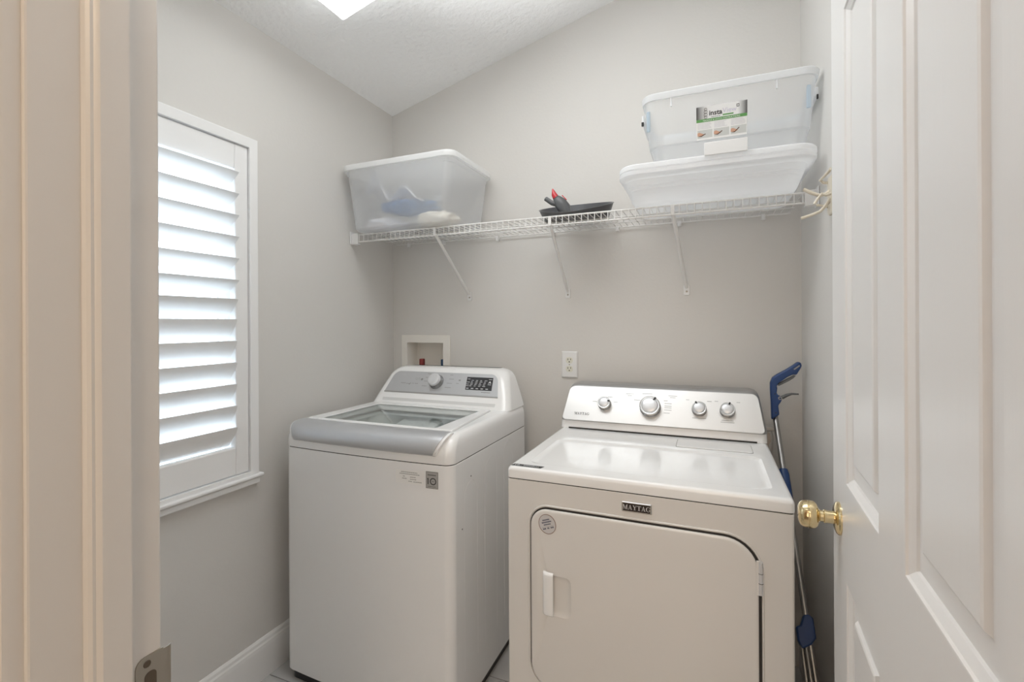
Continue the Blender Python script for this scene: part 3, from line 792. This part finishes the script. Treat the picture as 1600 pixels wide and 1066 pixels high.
# display
ds = MB().prism([(.128, .026), (.255, .026), (.249, .088), (.122, .088)], .0036, .0042, CF).obj('display', M_display, wm_, smooth=0, label='black display window')
pr = MB(); random.seed(9)
for r_ in range(5):
    for c_ in range(4):
        if r_ == 4 and c_ == 3: pass
        xa = .148 + c_*.021 - r_*.001 ; yy = .071 - r_*.0068
        pr.rect(xa, xa + random.uniform(.008, .014), yy, yy+.0022, .0045, CF)
for yy in (.077, .062, .052, .044):
    pr.rect(.127, .127 + random.uniform(.010, .015), yy, yy+.0020, .0045, CF)
for k in range(5):
    xa = .131 + k*.0235; pr.rect(xa, xa+.012, .031, .0345, .0045, CF)
for yy in (.078, .053): pr.rect(.230, .246, yy, yy+.0022, .0045, CF)
pr.flat([(.231, .060), (.235, .060), (.238, .0655), (.241, .060), (.245, .060), (.240, .070), (.236, .070)], .0045, CF)
pr.obj('display_print', M_printw, ds, smooth=0)
pr = MB()
for xa, yy, L_ in ((-.085, .094, .018), (-.091, .075, .024), (-.094, .056, .018), (-.098, .032, .026), (.033, .092, .016), (.034, .072, .024), (.028, .051, .026), (.024, .030, .030),
                   (-.215, .042, .026), (-.186, .040, .020), (-.155, .042, .012), (-.139, .042, .018), (-.245, .034, .0), (.075, .052, .014)):
    if not L_: continue
    n = max(2, int(L_/.0034))
    for k in range(n):
        pr.rect(xa + k*L_/n, xa + (k+.72)*L_/n, yy, yy+.0030, .0036, CF)
pr.rect(.083, .093, .066, .073, .0036, CF)
for xa in (-.137, -.122): pr.tube([(xa+.005*math.cos(a), .067+.005*math.sin(a), .0036) for a in [6.283*q/10 for q in range(10)]], .0005, 4, CF, close=True)
pr.flat([(-.108+.006*math.cos(6.283*q/12), .066+.006*math.sin(6.283*q/12)) for q in range(12)], .0037, CF)
pr.flat([(-.170, .036), (-.166, .036), (-.160, .046), (-.164, .046)], .0037, CF)
for k in range(8):
    pr.rect(.208 + k*.0055, .2125 + k*.0055, .0150, .0190, .0036, CF)
pr.obj('panel_print', M_printg, cp, smooth=0)
text_mb('LG', .013, CF @ Matrix.Translation((-.222, .083, 0)), w=.0037, bold=.0002).obj('panel_logo', M_printw, cp, smooth=0)
# inside the tub
MB().loft([[(wxc + .255*math.cos(6.283*k/40)*s, 1.585 + .235*math.sin(6.283*k/40)*s, z) for k in range(40)] for s, z in ((1.08, .925), (1.0, .918), (.95, .88), (.92, .84), (.92, .835))], False, False).obj('tub_ring', M_tub, wm_, smooth=50)
MB().loft([[(wxc + .235*math.cos(6.283*k/40), 1.585 + .215*math.sin(6.283*k/40), z) for k in range(40)] for z in (.838, .70)][::-1], True, False).obj('drum', M_drum, wm_, smooth=50)
MB().loft([wopen(.926, -.002), [(wxc + .273*math.cos(a), 1.592 + .20*math.sin(a), .924) for a in [math.atan2(p[1]-1.592, p[0]-wxc) for p in wopen(.926, -.002)]]], False, False).obj('tub_deck', M_tub, wm_, smooth=30)
pk = MB().box(-.095, .095, -.045, .045, 0, .008, Matrix.Translation((-1.135, 1.705, .892)) @ Matrix.Rotation(-.06, 4, 'Z') @ Matrix.Rotation(.22, 4, 'X'))
pk = tag(pk.obj('paper_packet', M_paper, bevel=.002), 'white paper packet lying inside the washing machine under its glass lid', 'packet')
# stickers on the front
def bowed_front(x): return 1.321 - .012*max(0, 1-((x-wxc)/whw)**2) - .0006
xa = -.909
SF = frame((xa, bowed_front(xa), .817), (1, -.0, 0), (0, 0, 1))
sl = bowed_front(-.855) - bowed_front(-.962)
SF = frame((xa, bowed_front(xa)-.0003, .817), (.107, sl, 0), (0, 0, 1))
st = MB().rect(-.053, .053, -.023, .023, 0, SF).obj('notice_sticker', M_label, wm_, smooth=0, label='white notice sticker')
pr = MB(); random.seed(2)
for (x0_, x1_, yy) in ((-.032, .030, .014), (-.038, .038, .008), (-.025, -.017, .000), (-.028, -.010, -.007), (.002, .024, -.001), (.002, .026, -.008), (-.004, .010, -.015), (.014, .046, -.0155)):
    n = max(2, int((x1_-x0_)/.0035))
    for k in range(n): pr.rect(x0_ + (x1_-x0_)*k/n, x0_ + (x1_-x0_)*(k+.7)/n, yy, yy+.0026, .0003, SF)
pr.obj('sticker_print', M_printg, st, smooth=0)
xa = -.826; sl = bowed_front(-.803) - bowed_front(-.849)
SF = frame((xa, bowed_front(xa)-.0004, .8155), (.046, sl, 0), (0, 0, 1))
st = MB().rect(-.0225, .0225, -.0275, .0275, 0, SF).obj('warranty_sticker', M_silverlabel, wm_, smooth=0, label='grey warranty sticker with a large black 10')
pr = MB()
for (x0_, x1_, y0_, y1_) in ((-.021, .021, .0255, .0262), (-.021, .021, -.0262, -.0255), (-.021, -.0203, -.0262, .0262), (.0203, .021, -.0262, .0262), (-.016, -.0125, -.014, .006)):
    pr.rect(x0_, x1_, y0_, y1_, .0003, SF)
pr.flat([(-.0165, .002), (-.0125, .006), (-.016, .006), (-.018, .004)], .0003, SF)
for r_ in range(24):
    a0, a1 = 6.2832*r_/24, 6.2832*(r_+1)/24
    pr.add([(.004+.0115*math.cos(a0), -.004+.0115*math.sin(a0), .0003), (.004+.0115*math.cos(a1), -.004+.0115*math.sin(a1), .0003), (.004+.0082*math.cos(a1), -.004+.0082*math.sin(a1), .0003), (.004+.0082*math.cos(a0), -.004+.0082*math.sin(a0), .0003)], [[0, 1, 2, 3]], SF)
for k in range(7): pr.rect(-.015 + k*.0043, -.012 + k*.0043, .0145, .0178, .0003, SF)
for k in range(3): pr.rect(.0 + k*.003, .002 + k*.003, -.0048, -.0030, .0003, SF)
for k in range(8): pr.rect(-.015 + k*.0037, -.0125 + k*.0037, -.0215, -.0200, .0003, SF)
pr.obj('sticker_print', M_print, st, smooth=0)
# pressed arches on the side panel
for (ya, yb, zt) in ((1.405, 1.500, .782), (1.560, 1.665, .822), (1.735, 1.825, .845)):
    r_ = (yb-ya)/2; yc = (ya+yb)/2
    pts = [(WX1, ya, .16), (WX1, ya, zt-r_)] + [(WX1, yc - r_*math.cos(math.pi*k/14), zt - r_ + r_*math.sin(math.pi*k/14)) for k in range(1, 14)] + [(WX1, yb, zt-r_), (WX1, yb, .16)]
    MB().tube([(x - .0006, y, z) for x, y, z in pts], .0012, 6).obj('pressed_rib', M_app, wm_, smooth=60)
for y_, z_ in ((1.388, .640), (1.452, .797)):
    MB().lathe([(.0028, .0), (.0026, .0006)], frame((WX1, y_, z_), (0, 1, 0), (.0, .3, 1)) if True else None, 10).obj('scuff', M_black, wm_)

# ---------------------------------------------------------------- dryer
DX0, DX1, DY0, DY1 = -.561, .189, 1.310, 2.030
dxc = (DX0+DX1)/2
dr = thing('clothes_dryer', 'white front-loading clothes dryer with four console knobs, beside the open door', 'dryer', (dxc, 1.67, 0))
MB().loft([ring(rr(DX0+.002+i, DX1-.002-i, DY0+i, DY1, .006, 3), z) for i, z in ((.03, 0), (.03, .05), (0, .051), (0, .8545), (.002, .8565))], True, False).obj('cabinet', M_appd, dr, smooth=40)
MB().loft([ring(rr(DX0+.004, DX1-.004, DY0+.004, DY1, .006, 3), z) for z in (.850, .866)], True, True).obj('seam', M_gap, dr)
def dring(i, z, r=.012): return ring(rr(DX0+i, DX1-i, DY0-.001+i, DY1-i*.3, r, 4), z)
RX0, RX1, RY0, RY1 = -.512, .148, 1.362, 1.688
tp = [dring(.001, .8595), dring(0, .861), dring(0, .881), dring(.002, .887), dring(.006, .8915), dring(.012, .893, .014)]
def rring(k, z, r=.03): return ring(rr(RX0+k, RX1-k, RY0+k, RY1-k, r, 4), z)
tp += [rring(-.005, .893, .033), rring(-.002, .8938, .031), rring(.001, .8935), rring(.006, .8905), rring(.012, .8885), rring(.020, .888)]
MB().loft(tp, True, True).obj('top_panel', M_app, dr, smooth=40)
lt = MB().loft([ring(rr(-.107+i, .130-i, 1.724+i, 1.832-i, .006, 3), z) for i, z in ((0, .8932), (0, .8945), (.002, .8955), (.004, .8957))], True, True).obj('lint_lid', M_app, dr, smooth=30)
MB().loft([ring(rr(-.1085, .1315, 1.7225, 1.8335, .007, 3), z) for z in (.8925, .8936)], True, True).obj('lint_lid_gap', M_ring, dr)
MB().prism([(-.553+.000, 1.321), (-.459, 1.321), (-.453, 1.340), (-.547, 1.340)], .8932, .8936).obj('top_sticker', M_print, dr, smooth=0, label='small black strip sticker')
TF = frame((-.545, 1.3265, .8938), (1, 0, 0), (.15, 1, 0))
pr = text_mb('10', .013, TF, w=0, bold=.0003, xs=1.3)
for k in range(9): pr.rect(.030 + k*.0055, .034 + k*.0055, .001, .0042, 0, TF)
for k in range(6): pr.rect(.030 + k*.0055, .034 + k*.0055, .006, .0082, 0, TF)
pr.obj('sticker_print', M_printw, dr, smooth=0)
# console
def kring(hw, f, z, r, back=2.028): return ring(rr(dxc-hw-.002, dxc+hw-.002, f, back, [r, r, .01, .01], 5), z)
MB().loft([kring(.376, 1.874, .8935, .02), kring(.375, 1.880, .926, .02)], True, True).obj('console_base', M_app, dr, smooth=40)
MB().box(dxc-.342, dxc+.340, 1.8705, 1.876, .8938, .8985).obj('console_gap', M_gap, dr)
MB().loft([kring(.377, 1.872, .925, .03), kring(.376, 1.8735, .930, .03), kring(.357, 1.9405, 1.045, .03), kring(.352, 1.947, 1.056, .03), kring(.343, 1.956, 1.0635, .03), kring(.33, 1.970, 1.067, .03)], True, True).obj('console', M_edge, dr, smooth=40)
KFc = frame((dxc-.002, 1.8735, .930), (1, 0, 0), (0, 1.9405-1.8735, 1.045-.930))
KHt = math.hypot(1.9405-1.8735, .115)
poly = rr(-.368, .368, -.004, KHt+.011, [.014, .014, .022, .022], 5)
poly = [(x*(1-.045*(y/KHt)), y) for x, y in poly]
fp = MB().loft([[(x, y, h) for x, y in [(px*(1-j), KHt/2 + (py-KHt/2)*(1-j*4)) for px, py in poly]] for j, h in ((0, .0002), (0, .003), (.004, .0055))], True, True, KFc).obj('control_panel', M_steel, dr, smooth=40, label='brushed steel control panel')
MB().prism([(.095, -.036), (.30, -.036), (.30, -.006), (.095, -.006)], -.003, -.0022, KFc)
PW = .0056
for (x_, v_, R, h) in ((-.388, .076, .0255, .026), (-.2115, .0735, .0385, .030), (-.0355, .0765, .0255, .026), (.0600, .0780, .0255, .026)):
    Mx = KFc @ Matrix.Translation((x_ - (dxc-.002), v_-.006, PW))
    k = MB().lathe([(R*1.03, 0), (R*1.03, .003), (R*.96, .006), (R*.93, h*.60), (R*1.0, h*.64), (R*.99, h*.82), (R*.93, h*.90), (R*.88, h*.92), (R*.86, h*.84), (R*.80, h*.82)], Mx, 36).obj('dial', M_ring if R > .03 else M_ring, dr, smooth=30)
    MB().lathe([(R*.98, h*.66), (R*1.005, h*.72), (R*.985, h*.86), (R*.92, h*.94), (R*.86, h*.93)], Mx, 36).obj('chrome_ring', M_chrome, k, smooth=50)
    MB().lathe([(R*.80, h*.80), (R*.78, h*.96), (R*.70, h*1.04), (R*.4, h*1.08), (R*.1, h*1.09)], Mx, 32).obj('dial_cap', M_knob, k, smooth=50)
    a = {-.388: 15, -.2115: 55, -.0355: 120, .06: 70}[x_]
    MB().box(R*.62, R*.98, -.0028, .0028, h*.95, h*1.09, Mx @ Matrix.Rotation(math.radians(a), 4, 'Z')).obj('pointer', M_black, k)
pr = MB(); random.seed(6)
def dash(cx, v, L_, hgt=.0026):
    n = max(2, int(L_/.0036))
    for k in range(n): pr.rect(cx - L_/2 + L_*k/n - (dxc-.002), cx - L_/2 + L_*(k+.7)/n - (dxc-.002), v, v+hgt, PW+.0003, KFc)
for (cx, v, L_) in ((-.292, .118, .030), (-.292, .111, .018), (-.130, .118, .032), (-.130, .111, .020), (-.428, .078, .018), (-.345, .080, .016), (-.368, .100, .020), (-.262, .094, .024), (-.225, .122, .040),
                    (-.155, .097, .014), (-.146, .086, .026), (-.146, .076, .026), (-.146, .069, .026), (-.146, .060, .026), (-.150, .048, .022), (-.035, .036, .048), (.06, .034, .040), (.06, .027, .046), (.0, .104, .016), (-.076, .106, .012), (.024, .106, .012), (.098, .106, .012)):
    dash(cx, v, L_)
pr.obj('panel_print', M_printg, fp, smooth=0)
# serif lettering
def serif_word(word, h, Mx, mb, wv):
    """slab-serif capitals from strokes"""
    T, t_ = .21, .09
    def q(*pts): return list(pts)
    def letter(c):
        s = .07
        if c == 'M': return 1.12, [q((.10,0),(.10+t_,0),(.10+t_,1),(.10,1)), q((.08,1),(.32,1),(.66,.0),(.52,.0)), q((.52,0),(.60,0),(.90,1),(.80,1)), q((.80,0),(.80+T,0),(.80+T,1),(.80,1)),
                                   q((0,0),(.30,0),(.30,s),(0,s)), q((.70,0),(1.12,0),(1.12,s),(.70,s)), q((0,1-s),(.2,1-s),(.2,1),(0,1)), q((.9,1-s),(1.12,1-s),(1.12,1),(.9,1))]
        if c == 'A': return .92, [q((.10,0),(.19,0),(.48,1),(.40,1)), q((.58,0),(.82,0),(.52,1),(.38,1)), q((.22,.28),(.62,.28),(.60,.37),(.25,.37)), q((0,0),(.30,0),(.30,s),(0,s)), q((.50,0),(.92,0),(.92,s),(.50,s))]
        if c == 'Y': return .90, [q((.34,0),(.34+T,0),(.34+T,.48),(.34,.48)), q((.34,.42),(.54,.46),(.28,1),(.06,1)), q((.44,.44),(.55,.44),(.80,1),(.71,1)), q((.22,0),(.68,0),(.68,s),(.22,s)), q((0,1-s),(.38,1-s),(.38,1),(0,1)), q((.60,1-s),(.90,1-s),(.90,1),(.60,1))]
        if c == 'T': return .84, [q((.31,0),(.31+T,0),(.31+T,1),(.31,1)), q((0,1-.09),(.84,1-.09),(.84,1),(0,1)), q((0,.70),(.06,.70),(.10,1),(0,1)), q((.78,.70),(.84,.70),(.84,1),(.74,1)), q((.18,0),(.65,0),(.65,s),(.18,s))]
        if c == 'G':
            P = []
            for k in range(16):
                a0 = math.radians(55 + 275*k/16); a1 = math.radians(55 + 275*(k+1)/16)
                def wd(a): return .10 + .12*abs(math.cos(a))
                P.append(q((.46+.46*math.cos(a0), .5+.51*math.sin(a0)), (.46+.46*math.cos(a1), .5+.51*math.sin(a1)), (.46+(.46-wd(a1))*math.cos(a1), .5+(.51-.09)*math.sin(a1)), (.46+(.46-wd(a0))*math.cos(a0), .5+(.51-.09)*math.sin(a0))))
            P += [q((.66,.08),(.86,.08),(.86,.44),(.66,.44)), q((.52,.40),(.96,.40),(.96,.47),(.52,.47)), q((.74,.70),(.84,.70),(.84,1),(.78,1))]
            return .96, P
    x = 0
    tot = sum(letter(c)[0] for c in word) + .02*(len(word)-1)
    for c in word:
        wd_, P = letter(c)
        for p in P: mb.flat([((x + a - tot/2)*h, (b-.5)*h) for a, b in p], wv, Mx)
        x += wd_ + .02
    return mb
mt = MB(); serif_word('MAYTAG', .0105, KFc @ Matrix.Translation((-.476-(dxc-.002), .0245, 0)), mt, PW+.0003)
mt.obj('panel_logo', M_print, fp, smooth=0)
# front: badge, door, handle, hinge, sticker
FF = frame((0, DY0, 0), (1, 0, 0), (0, 0, 1))            # u = x, v = z, w towards the camera
bd = MB().loft([[(x, y, h) for x, y in rr(-.2215+i, -.1435-i, .8085+i, .8355-i, .001, 2)] for i, h in ((0, .0003), (0, .003), (.0015, .0045), (.0035, .0045), (.0035, .0035))], True, True, FF).obj('badge', M_chrome, dr, smooth=20, label='small black badge with silver capitals')
MB().rect(-.2180, -.1470, .8120, .8320, .0037, FF).obj('badge_field', mat('badge_black', (.02, .012, .012), .4), bd, smooth=0)
mt = MB(); serif_word('MAYTAG', .0128, FF @ Matrix.Translation((-.1825, .8220, 0)), mt, .0041)
mt.obj('badge_lettering', M_knob, bd, smooth=0)
ox0, ox1, oz0, oz1 = -.487, .112, .262, .787
rad4 = [.075, .075, .085, .055]
MB().prism(rr(ox0, ox1+.004, oz0, oz1, rad4, 10), .0002, .0008, FF).obj('door_gap', M_gap, dr)
MB().tube([(x, y, .0003) for x, y in rr(ox0-.004, ox1+.007, oz0-.004, oz1+.004, [r+.004 for r in rad4], 10)], .0028, 6, FF, close=True).obj('opening_lip', M_appd, dr, smooth=60)
g = .0055
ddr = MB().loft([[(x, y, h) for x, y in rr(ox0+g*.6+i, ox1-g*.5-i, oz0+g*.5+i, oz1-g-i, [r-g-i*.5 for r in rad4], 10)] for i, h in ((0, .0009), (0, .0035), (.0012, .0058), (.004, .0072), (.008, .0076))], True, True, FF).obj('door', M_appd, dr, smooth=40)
cutm = MB().loft([[(x, y, h) for x, y in rr(-.435+i, -.361-i, .478+i, .600-i, .016, 5)] for i, h in ((.018, -.010), (.008, -.0055), (.003, .002), (.0, .0075), (.0, .02))], True, True, FF)
# the door is shallow, so the scoop needs depth behind it: back the door with a pan
pan = MB().loft([[(x, y, h) for x, y in rr(-.440+i, -.356-i, .473+i, .605-i, .018, 5)] for i, h in ((.004, -.02), (.0, .0009))], True, True, FF)
MBs = MB().loft([[(x, y, h) for x, y in rr(-.432+i, -.363-i, .481+i, .597-i, max(.006, .018-.6*i), 5)] for i, h in ((.0, .0078), (.002, .0068), (.006, .0040), (.012, .0024), (.018, .0022))], False, True, FF)
cut(ddr, MB().prism(rr(-.432, -.363, .481, .597, .018, 5), .002, .02, FF))
MBs.obj('handle_scoop', M_appd, ddr, smooth=60)
hn = MB()
hprof = [(-.446, .0072), (-.445, .013), (-.441, .0185), (-.434, .0215), (-.424, .0225), (-.4135, .0222), (-.4120, .0205), (-.4125, .0185), (-.424, .0185), (-.433, .0160), (-.438, .0075)]
rings_ = []
for z_, k in ((.4835, .45), (.4845, .75), (.488, .93), (.496, 1), (.592, 1), (.600, .97), (.6045, .85), (.6065, .55)):
    rings_.append([(-.4292 + (a+.4292)*(.9+.1*k), z_, .0072 + (b-.0072)*k) for a, b in hprof])
hn.loft(rings_, True, True, FF)
hn.obj('handle', M_app, ddr, smooth=60, label='white moulded grip')
hg = MB().tube([(.1135, .654, .007), (.1135, .734, .007)], .0052, 12, FF).obj('hinge', M_knob, ddr, smooth=40)
for z_ in (.682, .706): MB().lathe([(.0056, -.0006), (.0056, .0006)], FF @ Matrix.Translation((.1135, z_, .007)) @ Matrix.Rotation(math.pi/2, 4, 'X'), 12).obj('hinge_joint', M_gap, hg)
MB().box(.104, .1125, .652, .736, .004, .009, FF).obj('hinge_leaf', M_appd, hg, bevel=.001)
RS = FF @ Matrix.Translation((-.4325, .7415, .0078)) @ Matrix.Rotation(math.radians(19), 4, 'Z')
rsx = []
st = MB().lathe([(.0255, 0), (.0255, .0003)], RS @ Matrix.Scale(1.10, 4, (0, 1, 0)), 36).obj('round_sticker', M_stick, ddr, smooth=20, label='round grey sticker with a dark rim')
MB().tube([(.0252*math.cos(6.2832*k/36), .0277*math.sin(6.2832*k/36), .0003) for k in range(36)], .0010, 4, RS, close=True).obj('sticker_rim', M_stickrim, st)
pr = MB()
for yy, L_, hh in ((.0105, .022, .0038), (.0040, .030, .0040), (-.0025, .022, .0036), (-.0135, .034, .0042)):
    n = max(3, int(L_/.0034))
    for k in range(n):
        if yy < -.01 and k in (3, 6): continue
        pr.rect(-L_/2 + L_*k/n, -L_/2 + L_*(k+.75)/n, yy, yy+hh, .0005, RS)
pr.rect(-.018, .018, -.0070, -.0066, .0005, RS)
pr.obj('sticker_print', mat('navy_print', (.06, .07, .12), .6), st, smooth=0)
# bits behind the console
dk = thing('vent_duct', 'foil vent duct end with tan card behind the dryer console', 'duct', (.215, 2.04, .80))
MB().box(.190, .226, 2.030, 2.060, .908, .922).obj('bracket', M_foil, dk, bevel=.002)
t = MB()
t.tube([(.205 + .006*math.sin(k*1.1), 2.045, .912-k*.03) for k in range(14)], [.012 + .003*(k % 2) for k in range(14)], 10)
t.obj('hose', M_foil, dk, smooth=60)
t = MB().prism([(.196, .905), (.210, .90), (.213, .87), (.205, .855), (.207, .82), (.198, .80), (.192, .86)], -.0, .002, frame((0, 2.029, 0), (1, 0, 0), (0, 0, 1)))
t.obj('card', M_tan, dk)

# ---------------------------------------------------------------- folding reacher tool in the gap right of the dryer
gr = thing('grabber_tool', 'blue and grey reaching grabber leaning in the corner beside the dryer', 'grabber', (.293, 1.34, 0))
A = V((.226, 2.0, .955)); Bt = V((.290, 1.36, .045))
ax = (Bt-A).normalized()
GX = ax.cross(V((0, -1, .6))).normalized()
def on(t, dx=0, dn=0):
    p = A + (Bt-A)*t
    return p + V((dx, 0, 0)) + V((0, -dn, 0))
MB().tube([on(-.02), on(.985)], .0092, 14).obj('shaft', M_alu, gr, smooth=60)
# pistol grip
GF = frame((0, 2.0, 0), (1, 0, 0), (0, 0, 1))
grip = [(.2115, .958), (.237, .978), (.2335, 1.013), (.240, 1.022), (.2465, 1.036), (.2435, 1.046), (.233, 1.050), (.2285, 1.058), (.2305, 1.076), (.228, 1.084), (.236, 1.095), (.262, 1.117), (.281, 1.128),
        (.292, 1.126), (.3045, 1.150), (.3085, 1.160), (.3065, 1.172), (.296, 1.174), (.280, 1.160), (.255, 1.142), (.231, 1.127), (.215, 1.114), (.2075, 1.094), (.2075, 1.070), (.210, 1.02)]
MB().prism(grip, -.014, .014, GF).obj('grip', M_bluep, gr, bevel=.005, seg=3, smooth=50)
MB().prism([(.232, 1.090), (.262, 1.110), (.284, 1.124), (.291, 1.124), (.283, 1.114), (.268, 1.103), (.250, 1.092), (.2345, 1.083)], -.009, .009, GF).obj('grip_inlay', M_mgrey, gr, bevel=.002, label='grey rubber strip under the grip')
MB().prism([(.282, 1.148), (.300, 1.163), (.303, 1.160), (.285, 1.145)], .0132, .0148, GF).obj('grip_stripe', M_alu, gr)
MB().tube([(.246, 2.0, 1.040), (.262, 2.0, 1.050), (.278, 2.0, 1.056), (.300, 2.0, 1.056)], [.007, .006, .004, .003], 8).obj('trigger', M_mgrey, gr, smooth=60, label='grey squeeze trigger')
MB().lathe([(.0065, .0), (.0065, .003), (.0035, .0032), (.0030, .001)], GF @ Matrix.Translation((.239, 1.040, .0125)), 16).obj('pivot', M_alu, gr)
for x_, z_ in ((.2225, 1.055), (.225, .985)):
    MB().lathe([(.0026, 0), (.0022, .0012)], GF @ Matrix.Translation((x_, z_, .0133)), 10).obj('screw', M_black, gr)
# folding joint
MB().tube([on(.165), on(.18), on(.255), on(.275)], [.0135, .0165, .0165, .012], 14).obj('folding_joint', M_bluep, gr, smooth=50)
jh = MB()
JF = frame(tuple(on(.595)), (1, 0, 0), -ax)
jh.prism([(-.030, -.030), (-.020, -.050), (.004, -.034), (.017, -.016), (.015, .034), (.004, .042), (-.010, .038), (-.020, .010), (-.032, .004)], -.014, .014, JF)
jh.obj('jaw_head', M_bluep, gr, bevel=.004, smooth=50)
for dx0, dx1, dn1 in ((-.022, -.018, .010), (-.012, .016, .020)):
    MB().tube([on(.62, dx0, .004), on(.70, dx0*1.1, dn1), on(.85, dx1, dn1), on(.985, dx1*.5, .004)], [.005, .006, .006, .0055], 8).obj('jaw', M_alu, gr, smooth=60)
    MB().lathe([(.010, 0), (.011, .006), (.008, .008)], frame(tuple(on(.985, dx1*.5, .004)), (0, 1, 0), (0, 0, 1)), 12).obj('jaw_pad', M_black, gr, smooth=50)
# print and lettering that is too small to pick apart
for o in bpy.data.objects:
    if o.type == 'MESH' and o.name.split('.')[0] in ('label_lettering', 'label_picture', 'label_text', 'label_mark', 'panel_print', 'sticker_print', 'display_print', 'badge_lettering', 'panel_logo', 'slots'):
        o['kind'] = 'stuff'
